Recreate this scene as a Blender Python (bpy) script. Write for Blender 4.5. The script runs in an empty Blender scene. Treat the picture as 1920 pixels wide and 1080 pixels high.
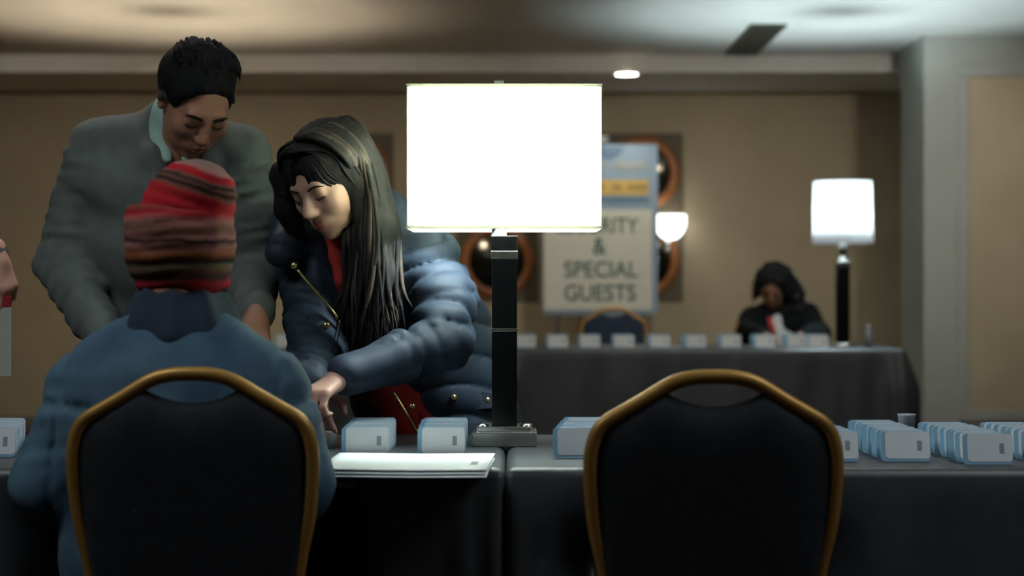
import bpy, bmesh, math, random
import numpy as np
from mathutils import Vector, Matrix

random.seed(7)
np.random.seed(7)
S = bpy.context.scene
COL = S.collection
F = 3100.0          # focal length in pixels of the 1920 wide frame
CZ = 1.10           # camera height
HY = 533.0          # horizon row

# ------------------------------------------------------------------ camera
cam_d = bpy.data.cameras.new('camera')
cam = bpy.data.objects.new('camera', cam_d)
COL.objects.link(cam)
cam.location = (0, 0, CZ)
cam.rotation_euler = (math.radians(90), 0, 0)
cam_d.sensor_width = 36.0
cam_d.lens = F / 1920.0 * 36.0
cam_d.shift_y = -(540.0 - HY) / 1920.0
cam_d.clip_start = 0.05
cam_d.dof.use_dof = True
cam_d.dof.focus_distance = 3.62
cam_d.dof.aperture_fstop = 2.6
S.camera = cam

# ------------------------------------------------------------------ world, exposure
w = bpy.data.worlds.new('world')
S.world = w
w.use_nodes = True
w.node_tree.nodes['Background'].inputs[0].default_value = (0.5, 0.5, 0.5, 1)
w.node_tree.nodes['Background'].inputs[1].default_value = 0.02
vs = S.view_settings
vs.view_transform = 'Standard'
vs.look = 'None'
vs.gamma = 1.0
vs.use_curve_mapping = False
vs.exposure = 1.3
S.cycles.max_bounces = 7
S.cycles.diffuse_bounces = 4
S.cycles.caustics_reflective = False
NEAR_LAMP_W = 7.5   # each of its two bulbs
FAR_LAMP_W = 35.0
WARM_LAMP_W = 22.0
FILL_PANEL_W = 6.0
FILL_DOWNLIGHT_W = 13.0
FAR_FILL_W = 34.0
WALL_FILL_W = 45.0

def P(px, py, D):
    return Vector(((px - 960.0) * D / F, D, CZ - (py - HY) * D / F))

# ------------------------------------------------------------------ materials
def lin(c):
    def f(u):
        u = u / 255.0
        return u / 12.92 if u <= 0.04045 else ((u + 0.055) / 1.055) ** 2.4
    return (f(c[0]), f(c[1]), f(c[2]), 1.0)

def mat(name, c, rough=0.7, metal=0.0, var=0.12, scale=12.0, bump=0.0, bscale=60.0, spec=0.4, sheen=0.0, c2=None):
    m = bpy.data.materials.new(name)
    m.use_nodes = True
    nt = m.node_tree
    b = nt.nodes['Principled BSDF']
    b.inputs['Roughness'].default_value = rough
    b.inputs['Metallic'].default_value = metal
    b.inputs['Specular IOR Level'].default_value = spec
    if sheen:
        b.inputs['Sheen Weight'].default_value = sheen
    col = lin(c)
    tc = nt.nodes.new('ShaderNodeTexCoord')
    n = nt.nodes.new('ShaderNodeTexNoise')
    n.inputs['Scale'].default_value = scale
    n.inputs['Detail'].default_value = 4
    nt.links.new(tc.outputs['Object'], n.inputs['Vector'])
    r = nt.nodes.new('ShaderNodeValToRGB')
    r.color_ramp.elements[0].position = 0.3
    r.color_ramp.elements[1].position = 0.7
    lo = [max(0, v * (1 - var)) for v in col[:3]] + [1]
    hi = [min(1, v * (1 + var)) for v in col[:3]] + [1]
    if c2 is not None:
        hi = lin(c2)
    r.color_ramp.elements[0].color = lo
    r.color_ramp.elements[1].color = hi
    nt.links.new(n.outputs['Fac'], r.inputs['Fac'])
    nt.links.new(r.outputs['Color'], b.inputs['Base Color'])
    if bump:
        n2 = nt.nodes.new('ShaderNodeTexNoise')
        n2.inputs['Scale'].default_value = bscale
        n2.inputs['Detail'].default_value = 3
        nt.links.new(tc.outputs['Object'], n2.inputs['Vector'])
        bp = nt.nodes.new('ShaderNodeBump')
        bp.inputs['Strength'].default_value = bump
        bp.inputs['Distance'].default_value = 0.004
        nt.links.new(n2.outputs['Fac'], bp.inputs['Height'])
        nt.links.new(bp.outputs['Normal'], b.inputs['Normal'])
    return m

def emat(name, c, strength):
    m = bpy.data.materials.new(name)
    m.use_nodes = True
    nt = m.node_tree
    nt.nodes.clear()
    e = nt.nodes.new('ShaderNodeEmission')
    e.inputs[0].default_value = lin(c)
    e.inputs[1].default_value = strength
    o = nt.nodes.new('ShaderNodeOutputMaterial')
    nt.links.new(e.outputs[0], o.inputs[0])
    return m

def shade_mat(name, c, thin=1.0):
    m = bpy.data.materials.new(name)
    m.use_nodes = True
    nt = m.node_tree
    nt.nodes.clear()
    tc = nt.nodes.new('ShaderNodeTexCoord')
    n = nt.nodes.new('ShaderNodeTexNoise')
    n.inputs['Scale'].default_value = 120
    nt.links.new(tc.outputs['Object'], n.inputs['Vector'])
    r = nt.nodes.new('ShaderNodeValToRGB')
    cc = lin(c)
    r.color_ramp.elements[0].color = [v * 0.95 for v in cc[:3]] + [1]
    r.color_ramp.elements[1].color = cc
    nt.links.new(n.outputs['Fac'], r.inputs['Fac'])
    t = nt.nodes.new('ShaderNodeBsdfTranslucent')
    d = nt.nodes.new('ShaderNodeBsdfDiffuse')
    dk = nt.nodes.new('ShaderNodeMix'); dk.data_type = 'RGBA'; dk.blend_type = 'MULTIPLY'; dk.inputs['Factor'].default_value = 1.0
    dk.inputs[7].default_value = (thin, thin, thin, 1)
    nt.links.new(r.outputs['Color'], dk.inputs[6])
    nt.links.new(dk.outputs[2], t.inputs['Color'])
    nt.links.new(r.outputs['Color'], d.inputs['Color'])
    mx = nt.nodes.new('ShaderNodeMixShader')
    mx.inputs[0].default_value = 0.35
    nt.links.new(t.outputs[0], mx.inputs[1])
    nt.links.new(d.outputs[0], mx.inputs[2])
    o = nt.nodes.new('ShaderNodeOutputMaterial')
    nt.links.new(mx.outputs[0], o.inputs[0])
    return m

def stripe_mat(name, stops, zlo, zhi, tilt=0.0, wob=0.006):
    """knitted wool: coloured yarn bands along the height of the hat"""
    m = bpy.data.materials.new(name)
    m.use_nodes = True
    nt = m.node_tree
    b = nt.nodes['Principled BSDF']
    b.inputs['Roughness'].default_value = 0.95
    b.inputs['Specular IOR Level'].default_value = 0.1
    tc = nt.nodes.new('ShaderNodeTexCoord')
    mp = nt.nodes.new('ShaderNodeMapping')
    mp.inputs['Rotation'].default_value = (0, tilt, 0)
    nt.links.new(tc.outputs['Object'], mp.inputs['Vector'])
    sx = nt.nodes.new('ShaderNodeSeparateXYZ')
    nt.links.new(mp.outputs['Vector'], sx.inputs[0])
    n = nt.nodes.new('ShaderNodeTexNoise')
    n.inputs['Scale'].default_value = 14
    n.inputs['Detail'].default_value = 3
    nt.links.new(tc.outputs['Object'], n.inputs['Vector'])
    ma = nt.nodes.new('ShaderNodeMath'); ma.operation = 'MULTIPLY_ADD'
    ma.inputs[1].default_value = wob * 4
    nt.links.new(n.outputs['Fac'], ma.inputs[0])
    nt.links.new(sx.outputs['Z'], ma.inputs[2])
    mr = nt.nodes.new('ShaderNodeMapRange')
    mr.inputs['From Min'].default_value = zlo + wob * 2
    mr.inputs['From Max'].default_value = zhi + wob * 2
    nt.links.new(ma.outputs[0], mr.inputs['Value'])
    r = nt.nodes.new('ShaderNodeValToRGB')
    el = r.color_ramp.elements
    el[0].position = stops[0][0]; el[0].color = lin(stops[0][1])
    el[1].position = stops[-1][0]; el[1].color = lin(stops[-1][1])
    for p, c in stops[1:-1]:
        e = el.new(p); e.color = lin(c)
    nt.links.new(mr.outputs['Result'], r.inputs['Fac'])
    nt.links.new(r.outputs['Color'], b.inputs['Base Color'])
    return m

M = {}
M['wall'] = mat('painted_wall', (172, 156, 128), 0.85, var=0.05, scale=3, bump=0.08, bscale=220)
M['pillar'] = mat('pillar_paint', (158, 158, 150), 0.8, var=0.04, scale=3)
M['ceiling'] = mat('ceiling_paint', (220, 215, 206), 0.9, var=0.03, scale=4)
M['carpet'] = mat('carpet', (62, 48, 40), 0.95, var=0.35, scale=9, bump=0.5, bscale=300)
M['base'] = mat('baseboard_paint', (120, 104, 84), 0.6)
M['vent'] = mat('vent_metal', (58, 56, 44), 0.6, var=0.1)
M['trimwhite'] = mat('white_trim', (205, 200, 190), 0.5)
M['cloth'] = mat('charcoal_tablecloth', (50, 53, 56), 0.45, var=0.12, scale=30, bump=0.12, bscale=500, spec=0.6)
M['wood'] = mat('plywood', (130, 100, 70), 0.6)
M['metal'] = mat('grey_metal', (120, 120, 120), 0.4, 0.9)
M['gold'] = mat('gold_frame', (176, 132, 66), 0.42, 0.45, var=0.08)
M['pad'] = mat('black_upholstery', (33, 36, 40), 0.9, var=0.2, scale=40, bump=0.2, bscale=300)
M['navy_pad'] = mat('navy_upholstery', (38, 48, 66), 0.9, var=0.15, scale=40)
M['chrome'] = mat('brushed_nickel', (205, 205, 200), 0.25, 1.0, var=0.03)
M['black_gloss'] = mat('black_lacquer', (14, 15, 17), 0.22, var=0.05)
M['shade'] = shade_mat('cream_shade_fabric', (240, 240, 226))
M['shade_white'] = shade_mat('white_shade_fabric', (245, 245, 245), 0.8)
M['shade_warm'] = shade_mat('ivory_shade_fabric', (245, 236, 215), 0.9)
M['bulb'] = emat('lit_bulb', (235, 248, 255), 14.0)
M['bulb_warm'] = emat('lit_warm_bulb', (255, 226, 180), 14.0)
M['reflection'] = emat('reflected_lamp_glow', (250, 255, 252), 1.6)  # glow standing in for a lamp mirrored in the wall art
M['lens'] = emat('lit_downlight', (255, 246, 230), 9.0)
M['panel_glow'] = emat('fill_panel_glow', (225, 240, 255), 1.2)  # glow of the added fill panels
M['card'] = mat('white_card', (222, 226, 226), 0.6, var=0.02)
M['card_blue'] = mat('blue_plastic_sleeve', (140, 182, 206), 0.3, var=0.05)
M['ink'] = mat('grey_ink', (148, 152, 154), 0.7)
M['paper'] = mat('white_paper', (236, 240, 240), 0.6, var=0.02, scale=5)
M['poster'] = mat('blue_grey_poster', (126, 146, 160), 0.6, var=0.06, scale=3)
M['poster_dark'] = mat('dark_blue_print', (88, 112, 132), 0.6)
M['poster_orange'] = mat('faded_orange_print', (140, 146, 142), 0.6)
M['yellow'] = mat('yellow_band', (184, 154, 84), 0.6, var=0.05)
M['olive'] = mat('olive_print', (146, 124, 66), 0.6)
M['sheet'] = mat('off_white_sheet', (196, 194, 178), 0.7, var=0.03)
M['green_ink'] = mat('dark_green_ink', (52, 84, 74), 0.7)
M['ring'] = mat('amber_wood', (150, 88, 38), 0.4, var=0.25, scale=10)
M['art_back'] = mat('dark_brown_panel', (92, 80, 60), 0.6, var=0.12)
M['mirror'] = mat('smoked_mirror', (70, 66, 56), 0.12, 0.9, var=0.05)
# people
M['skin_man'] = mat('light_brown_skin', (172, 122, 96), 0.55, var=0.06, scale=20)
M['skin_pale'] = mat('pale_skin', (180, 141, 122), 0.5, var=0.05, scale=20)
M['skin_dark'] = mat('brown_skin', (126, 86, 62), 0.5, var=0.06, scale=20)
M['skin_pink'] = mat('pink_skin', (244, 186, 162), 0.5, var=0.05, scale=20)
M['lip'] = mat('lips', (150, 84, 76), 0.5)
M['lip_man'] = mat('lips_muted', (138, 88, 74), 0.5)
M['lash'] = mat('lashes', (24, 20, 18), 0.7)
M['hair'] = mat('black_hair', (20, 20, 20), 0.75, spec=0.15, var=0.3, scale=40, bump=0.6, bscale=160)
M['hair_long'] = mat('dark_brown_hair', (27, 25, 23), 0.7, spec=0.2, var=0.35, scale=30)
M['hair_end'] = mat('brown_hair_ends', (70, 60, 50), 0.65, spec=0.2, var=0.3, scale=30)
M['hair_grey'] = mat('greying_hair', (78, 80, 78), 0.6, var=0.2, scale=60)
M['suit'] = mat('grey_suit_wool', (102, 107, 102), 0.9, var=0.12, scale=25, bump=0.15, bscale=300)
M['trouser'] = mat('dark_trousers', (40, 42, 44), 0.9)
M['shirt'] = mat('pale_green_shirt', (168, 200, 184), 0.8, var=0.03)
M['puffer'] = mat('navy_nylon', (44, 54, 66), 0.6, var=0.12, scale=14, bump=0.1, bscale=60, spec=0.25)
M['lining'] = mat('black_lining', (22, 23, 25), 0.9)
M['red'] = mat('red_knit', (168, 44, 40), 0.85, var=0.1)
M['brass'] = mat('brass_snap', (196, 176, 122), 0.25, 0.9)
M['denim'] = mat('blue_denim', (52, 80, 106), 0.9, var=0.3, scale=7, bump=0.2, bscale=400, c2=(80, 108, 122))
M['denim_dark'] = mat('dark_denim_collar', (34, 48, 62), 0.9, var=0.2)
M['jeans'] = mat('indigo_jeans', (44, 58, 78), 0.9, var=0.2)
M['black_wool'] = mat('black_cardigan', (16, 17, 18), 0.95, var=0.2, spec=0.1)
M['white_top'] = mat('white_blouse', (200, 200, 196), 0.8)
M['shoe'] = mat('black_leather', (22, 22, 22), 0.4)
RED = (158, 36, 40); BRN = (104, 70, 58); DRK = (48, 36, 34); ORG = (132, 76, 46); PNK = (150, 100, 92); OLV = (92, 84, 58)

# ------------------------------------------------------------------ object helpers
def tag(o, label=None, cat=None, group=None, kind=None):
    if label: o['label'] = label
    if cat: o['category'] = cat
    if group: o['group'] = group
    if kind: o['kind'] = kind
    return o

def empty(name, loc, label, cat, group=None, rz=0.0):
    o = bpy.data.objects.new(name, None)
    o.empty_display_size = 0.1
    COL.objects.link(o)
    o.location = loc
    o.rotation_euler = (0, 0, rz)
    return tag(o, label, cat, group)

def mk(name, verts, faces, mats, parent=None, smooth=False, fm=None, loc=(0, 0, 0)):
    me = bpy.data.meshes.new(name)
    if isinstance(verts, np.ndarray): verts = verts.tolist()
    if isinstance(faces, np.ndarray): faces = faces.tolist()
    me.from_pydata(verts, [], faces)
    if not isinstance(mats, (list, tuple)): mats = [mats]
    for m in mats: me.materials.append(m)
    if fm is not None: me.polygons.foreach_set('material_index', np.asarray(fm, dtype=np.int32))
    if smooth: me.polygons.foreach_set('use_smooth', np.ones(len(me.polygons), dtype=bool))
    me.update()
    o = bpy.data.objects.new(name, me)
    COL.objects.link(o)
    o.location = loc
    if parent is not None: o.parent = parent
    return o

class G:
    """collects the shapes of ONE part"""
    def __init__(self): self.v = []; self.f = []; self.m = []
    def add(self, vs_, fs, mi=0):
        k = len(self.v)
        self.v += [tuple(x) for x in vs_]
        self.f += [tuple(i + k for i in q) for q in fs]
        self.m += [mi] * len(fs)
        return self
    def box(self, c, h, bev=0.0, rot=None, mi=0, seg=2):
        bm = bmesh.new()
        bmesh.ops.create_cube(bm, size=1.0)
        for v in bm.verts: v.co = Vector((v.co.x * 2 * h[0], v.co.y * 2 * h[1], v.co.z * 2 * h[2]))
        if bev > 0: bmesh.ops.bevel(bm, geom=bm.edges[:], offset=bev, segments=seg, affect='EDGES', profile=0.5)
        if rot is not None:
            for v in bm.verts: v.co = rot @ v.co
        bm.verts.index_update()
        vs_ = [v.co + Vector(c) for v in bm.verts]
        fs = [[v.index for v in f.verts] for f in bm.faces]
        bm.free()
        return self.add(vs_, fs, mi)
    def lathe(self, prof, c=(0, 0, 0), n=32, mi=0, cap=True):
        vs_ = []; fs = []
        for r, z in prof:
            for i in range(n):
                a = 2 * math.pi * i / n
                vs_.append((c[0] + r * math.cos(a), c[1] + r * math.sin(a), c[2] + z))
        for j in range(len(prof) - 1):
            for i in range(n):
                k = (i + 1) % n
                fs.append((j * n + i, j * n + k, (j + 1) * n + k, (j + 1) * n + i))
        if cap:
            fs.append(tuple(range(n))[::-1]); fs.append(tuple((len(prof) - 1) * n + i for i in range(n)))
        return self.add(vs_, fs, mi)
    def tube(self, pts, r, n=8, mi=0, closed=False):
        pts = [Vector(p) for p in pts]
        m = len(pts)
        rs = r if isinstance(r, (list, tuple)) else [r] * m
        vs_ = []; fs = []
        nrm = None
        for i in range(m):
            if closed: t = pts[(i + 1) % m] - pts[i - 1]
            else: t = pts[min(i + 1, m - 1)] - pts[max(i - 1, 0)]
            if t.length < 1e-9: t = Vector((0, 0, 1))
            t.normalize()
            if nrm is None:
                a = Vector((0, 1, 0)) if abs(t.y) < 0.9 else Vector((1, 0, 0))
                nrm = (a - t * a.dot(t)).normalized()
            else:
                nrm = nrm - t * nrm.dot(t)
                nrm = nrm.normalized() if nrm.length > 1e-6 else t.orthogonal().normalized()
            b = t.cross(nrm)
            for k in range(n):
                a = 2 * math.pi * k / n
                vs_.append(pts[i] + (nrm * math.cos(a) + b * math.sin(a)) * rs[i])
        for i in range(m if closed else m - 1):
            j = (i + 1) % m
            for k in range(n):
                l = (k + 1) % n
                fs.append((i * n + k, i * n + l, j * n + l, j * n + k))
        if not closed:
            fs.append(tuple(range(n))[::-1]); fs.append(tuple((m - 1) * n + k for k in range(n)))
        return self.add(vs_, fs, mi)
    def prism(self, outline, y0, y1, mi=0):
        """outline in x,z extruded along y"""
        n = len(outline)
        vs_ = [(x, y0, z) for x, z in outline] + [(x, y1, z) for x, z in outline]
        fs = [tuple(range(n)), tuple(range(2 * n - 1, n - 1, -1))]
        for i in range(n):
            j = (i + 1) % n
            fs.append((i, n + i, n + j, j))
        return self.add(vs_, fs, mi)
    def build(self, name, mats, parent=None, smooth=False, loc=(0, 0, 0)):
        if not isinstance(mats, (list, tuple)): mats = [mats]
        return mk(name, self.v, self.f, mats, parent, smooth, self.m, loc)

def spline(pts, n=8):
    """Catmull-Rom through the points"""
    pts = [Vector(p) for p in pts]
    out = []
    q = [pts[0] * 2 - pts[1]] + pts + [pts[-1] * 2 - pts[-2]]
    for i in range(1, len(q) - 2):
        for k in range(n):
            t = k / n
            a, b, c, d = q[i - 1], q[i], q[i + 1], q[i + 2]
            out.append(0.5 * ((2 * b) + (c - a) * t + (2 * a - 5 * b + 4 * c - d) * t * t + (3 * b - a - 3 * c + d) * t ** 3))
    out.append(pts[-1])
    return out

def copy_tree(o, loc=None, rz=None, parent=None):
    c = o.copy()
    COL.objects.link(c)
    c.parent = parent
    if loc is not None: c.location = loc
    if rz is not None: c.rotation_euler = (0, 0, rz)
    for ch in list(o.children): copy_tree(ch, parent=c)
    return c

# ------------------------------------------------------------------ solid modelling with distance fields (people)
class SDF:
    def __init__(self, vox): self.vox = vox; self.pr = []; self.post = []
    def _add(self, fn, lo, hi, k, op, mi, pad=0.0):
        self.pr.append((fn, np.array(lo), np.array(hi), k, op, mi, pad))
    def cap(self, a, b, ra, rb=None, k=0.02, op='add', mi=0, disp=None, pad=0.0):
        a = np.array(a, float); b = np.array(b, float)
        rb = ra if rb is None else rb
        ab = b - a; L2 = max(ab @ ab, 1e-12)
        def fn(X, Y, Z):
            t = ((X - a[0]) * ab[0] + (Y - a[1]) * ab[1] + (Z - a[2]) * ab[2]) / L2
            t = np.clip(t, 0, 1)
            d = np.sqrt((X - a[0] - t * ab[0]) ** 2 + (Y - a[1] - t * ab[1]) ** 2 + (Z - a[2] - t * ab[2]) ** 2)
            d = d - (ra + (rb - ra) * t)
            if disp is not None: d = d - disp(X, Y, Z, t)
            return d
        r = max(ra, rb)
        self._add(fn, np.minimum(a, b) - r, np.maximum(a, b) + r, k, op, mi, pad)
        return self
    def chain(self, pts, rs, k=0.02, mi=0, disp=None, pad=0.0):
        for i in range(len(pts) - 1): self.cap(pts[i], pts[i + 1], rs[i], rs[i + 1], k, 'add', mi, disp, pad)
        return self
    def ell(self, c, r, R=None, k=0.02, op='add', mi=0):
        c = np.array(c, float); r = np.array(r, float)
        R = np.eye(3) if R is None else np.array(R, float)
        def fn(X, Y, Z):
            x = X - c[0]; y = Y - c[1]; z = Z - c[2]
            u = (x * R[0, 0] + y * R[1, 0] + z * R[2, 0]); v = (x * R[0, 1] + y * R[1, 1] + z * R[2, 1]); q = (x * R[0, 2] + y * R[1, 2] + z * R[2, 2])
            k0 = np.sqrt((u / r[0]) ** 2 + (v / r[1]) ** 2 + (q / r[2]) ** 2)
            k1 = np.sqrt((u / r[0] ** 2) ** 2 + (v / r[1] ** 2) ** 2 + (q / r[2] ** 2) ** 2) + 1e-9
            return k0 * (k0 - 1) / k1
        m = r.max()
        self._add(fn, c - m, c + m, k, op, mi)
        return self
    def ecap(self, a, b, ra, rb, side, k=0.03, op='add', mi=0):
        """capsule with elliptic sections: ra = (half width along side, half depth)"""
        a = np.array(a, float); b = np.array(b, float)
        ab = b - a; L2 = ab @ ab
        u = np.array(side, float); n = ab / math.sqrt(L2)
        u = u - n * (u @ n); u /= np.linalg.norm(u)
        w_ = np.cross(n, u)
        def fn(X, Y, Z):
            x = X - a[0]; y = Y - a[1]; z = Z - a[2]
            t = np.clip((x * ab[0] + y * ab[1] + z * ab[2]) / L2, 0, 1)
            x = x - t * ab[0]; y = y - t * ab[1]; z = z - t * ab[2]
            rx = ra[0] + (rb[0] - ra[0]) * t; ry = ra[1] + (rb[1] - ra[1]) * t
            mn = np.minimum(rx, ry)
            q = np.sqrt(((x * u[0] + y * u[1] + z * u[2]) / rx) ** 2 + ((x * w_[0] + y * w_[1] + z * w_[2]) / ry) ** 2 + ((x * n[0] + y * n[1] + z * n[2]) / mn) ** 2)
            return (q - 1) * mn
        m = max(ra + rb)
        self._add(fn, np.minimum(a, b) - m, np.maximum(a, b) + m, k, op, mi)
        return self
    def loft(self, secs, side, k=0.03, mi=0):
        for i in range(len(secs) - 1):
            a, b = secs[i], secs[i + 1]
            self.ecap(a[0], b[0], a[1], b[1], side, k, 'add', mi)
        return self
    def half(self, p, n, lo, hi, k=0.01):
        """cut away everything on the side of n inside the box lo..hi"""
        p = np.array(p, float); n = np.array(n, float); n /= np.linalg.norm(n)
        def fn(X, Y, Z): return -((X - p[0]) * n[0] + (Y - p[1]) * n[1] + (Z - p[2]) * n[2])
        self._add(fn, lo, hi, k, 'sub', -1)
        return self
    def mesh(self, name, mats, parent=None, root=(0, 0, 0), smooth_it=2):
        h = self.vox
        adds = [p for p in self.pr if p[4] == 'add']
        lo = np.min([p[1] - p[6] for p in adds], axis=0) - 3 * h - 0.02
        hi = np.max([p[2] + p[6] for p in adds], axis=0) + 3 * h + 0.02
        n = np.ceil((hi - lo) / h).astype(int) + 1
        D = np.full(n, 1.0, np.float32)
        I = np.zeros(n, np.int8)
        ax = [lo[i] + h * np.arange(n[i]) for i in range(3)]
        for fn, a, b, k, op, mi, pad in self.pr:
            mar = k + 3 * h + pad + 0.015
            i0 = np.clip(np.floor((a - mar - lo) / h).astype(int), 0, n - 1)
            i1 = np.clip(np.ceil((b + mar - lo) / h).astype(int) + 1, 1, n)
            if np.any(i1 <= i0): continue
            s = tuple(slice(i0[i], i1[i]) for i in range(3))
            X = ax[0][s[0]].astype(np.float32)[:, None, None]; Y = ax[1][s[1]].astype(np.float32)[None, :, None]; Z = ax[2][s[2]].astype(np.float32)[None, None, :]
            d = fn(X, Y, Z).astype(np.float32)
            d = np.broadcast_to(d, D[s].shape)
            o = D[s]
            if op == 'add':
                if mi >= 0: I[s] = np.where(d < o, mi, I[s])
                if k > 0:
                    t = np.clip(0.5 + 0.5 * (o - d) / k, 0, 1)
                    D[s] = o + (d - o) * t - k * t * (1 - t)
                else: D[s] = np.minimum(o, d)
            else:
                nd = -d
                if k > 0:
                    t = np.clip(0.5 - 0.5 * (o - nd) / k, 0, 1)
                    D[s] = o + (nd - o) * t + k * t * (1 - t)
                else: D[s] = np.maximum(o, nd)
        for fn in self.post:
            X = ax[0][:, None, None]; Y = ax[1][None, :, None]; Z = ax[2][None, None, :]
            band = np.abs(D) < 0.05
            ii = np.nonzero(band)
            D[ii] += fn(ax[0][ii[0]], ax[1][ii[1]], ax[2][ii[2]]).astype(np.float32)
        V, Q, C = surface_nets(D, I)
        V = V * h + lo
        if smooth_it: V = relax(V, Q, smooth_it)
        V = V - np.array(root)
        return mk(name, V, Q, mats, parent, True, C)

def surface_nets(D, I):
    ins = D < 0
    c = np.zeros(tuple(np.array(D.shape) - 1), np.int8)
    for dx in (0, 1):
        for dy in (0, 1):
            for dz in (0, 1):
                c += ins[dx:D.shape[0] - 1 + dx, dy:D.shape[1] - 1 + dy, dz:D.shape[2] - 1 + dz]
    act = (c > 0) & (c < 8)
    idx = np.array(np.nonzero(act)).T
    ids = np.full(act.shape, -1, np.int32)
    ids[act] = np.arange(len(idx))
    acc = np.zeros((len(idx), 3)); cnt = np.zeros(len(idx))
    co = [(0, 0, 0), (1, 0, 0), (0, 1, 0), (1, 1, 0), (0, 0, 1), (1, 0, 1), (0, 1, 1), (1, 1, 1)]
    ed = [(0, 1), (2, 3), (4, 5), (6, 7), (0, 2), (1, 3), (4, 6), (5, 7), (0, 4), (1, 5), (2, 6), (3, 7)]
    vals = [D[idx[:, 0] + o[0], idx[:, 1] + o[1], idx[:, 2] + o[2]] for o in co]
    for a, b in ed:
        va, vb = vals[a], vals[b]
        m = (va < 0) != (vb < 0)
        t = np.where(m, va / np.where(m, va - vb, 1), 0)
        p = np.array(co[a])[None, :] + t[:, None] * (np.array(co[b]) - np.array(co[a]))[None, :]
        acc[m] += p[m]; cnt[m] += 1
    V = idx + acc / cnt[:, None]
    cm = I[idx[:, 0], idx[:, 1], idx[:, 2]]
    quads = []
    for axn in range(3):
        a = [slice(None)] * 3; b = [slice(None)] * 3
        a[axn] = slice(0, -1); b[axn] = slice(1, None)
        s0 = ins[tuple(a)]; s1 = ins[tuple(b)]
        ch = s0 != s1
        e = np.array(np.nonzero(ch)).T
        o1, o2 = [i for i in range(3) if i != axn]
        ok = (e[:, o1] > 0) & (e[:, o2] > 0) & (e[:, o1] < D.shape[o1] - 1) & (e[:, o2] < D.shape[o2] - 1)
        e = e[ok]
        def cid(d1, d2):
            q = e.copy(); q[:, o1] += d1; q[:, o2] += d2
            return ids[q[:, 0], q[:, 1], q[:, 2]]
        q = np.stack([cid(-1, -1), cid(0, -1), cid(0, 0), cid(-1, 0)], 1)
        flip = s0[e[:, 0], e[:, 1], e[:, 2]]
        if axn == 1: flip = ~flip
        q[~flip] = q[~flip][:, ::-1]
        quads.append(q)
    Q = np.concatenate(quads)
    Q = Q[(Q >= 0).all(1)]
    C = cm[Q[:, 0]]
    return V, Q, C

def relax(V, Q, it):
    for _ in range(it):
        acc = np.zeros_like(V); cnt = np.zeros(len(V))
        for i in range(4):
            j = (i + 1) % 4
            for d in range(3):
                acc[:, d] += np.bincount(Q[:, i], V[Q[:, j], d], len(V)) + np.bincount(Q[:, j], V[Q[:, i], d], len(V))
            cnt += np.bincount(Q[:, i], minlength=len(V)) + np.bincount(Q[:, j], minlength=len(V))
        V = V * 0.4 + 0.6 * acc / np.maximum(cnt, 1)[:, None]
    return V

def wob(X, Y, Z, s=1.0, seed=0.0):
    return (np.sin(X * 23 * s + Y * 17 * s + seed) + np.sin(Y * 29 * s - Z * 19 * s + seed * 2.1) + np.sin(Z * 31 * s + X * 13 * s + seed * 0.7)) / 3.0

def frame(fwd, up):
    """3x3 columns: person's left, forward, up"""
    f = Vector(fwd).normalized()
    u = Vector(up); u = (u - f * u.dot(f)).normalized()
    l = u.cross(f)          # person's left is up x forward
    return np.array([[l.x, f.x, u.x], [l.y, f.y, u.y], [l.z, f.z, u.z]])

def head(s, c, R, sc=1.0, skin=0, lip=1, dark=2, fem=False):
    c = np.array(c, float)
    T = lambda *p: c + R @ (np.array(p) * sc)
    e = lambda p, r, **k: s.ell(T(*p), np.array(r) * sc, R, **k)
    e((0, -0.014, 0.030), (0.075, 0.094, 0.086), k=0.0, mi=skin)
    e((0, 0.030, -0.022), (0.063, 0.063, 0.082), k=0.03, mi=skin)
    e((0, 0.034, -0.070), (0.048 if fem else 0.055, 0.050, 0.044), k=0.03, mi=skin)
    e((0, 0.072, -0.101), (0.017, 0.015, 0.014) if fem else (0.023, 0.017, 0.016), k=0.02, mi=skin)
    for sg in (-1, 1):
        e((sg * 0.040, 0.063, -0.026), (0.024, 0.022, 0.024), k=0.02, mi=skin)
        s.ell(T(sg * 0.033, 0.100, 0.000), np.array((0.021, 0.015, 0.014)) * sc, R, k=0.014, op='sub', mi=-1)
        e((sg * 0.032, 0.079, -0.001), (0.0155, 0.0125, 0.0115), k=0.004, mi=skin)
        e((sg * 0.010, 0.101, -0.036), (0.0085, 0.009, 0.0075), k=0.006, mi=skin)
        Re = R
        e((sg * 0.076, -0.008, -0.008), (0.009, 0.019, 0.031), k=0.008, mi=skin)
        s.ell(T(sg * 0.085, 0.0, -0.006), np.array((0.006, 0.009, 0.017)) * sc, R, k=0.006, op='sub', mi=-1)
    s.cap(T(-0.034, 0.081, 0.021), T(0.034, 0.081, 0.021), 0.012 * sc, k=0.016, mi=skin)
    s.cap(T(0, 0.088, 0.012), T(0, 0.1125, -0.030), 0.0075 * sc, 0.0120 * sc, k=0.012, mi=skin)
    e((0, 0.080, -0.066), (0.030, 0.018, 0.020), k=0.012, mi=skin)
    s.chain([T(-0.023, 0.085, -0.066), T(0, 0.0965, -0.0625), T(0.023, 0.085, -0.066)], [0.003 * sc, 0.0062 * sc, 0.003 * sc], k=0.003, mi=skin)
    s.chain([T(-0.021, 0.085, -0.068), T(0, 0.0945, -0.0745), T(0.021, 0.085, -0.068)], [0.003 * sc, 0.0066 * sc, 0.003 * sc], k=0.002, mi=skin)
    return T

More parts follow.
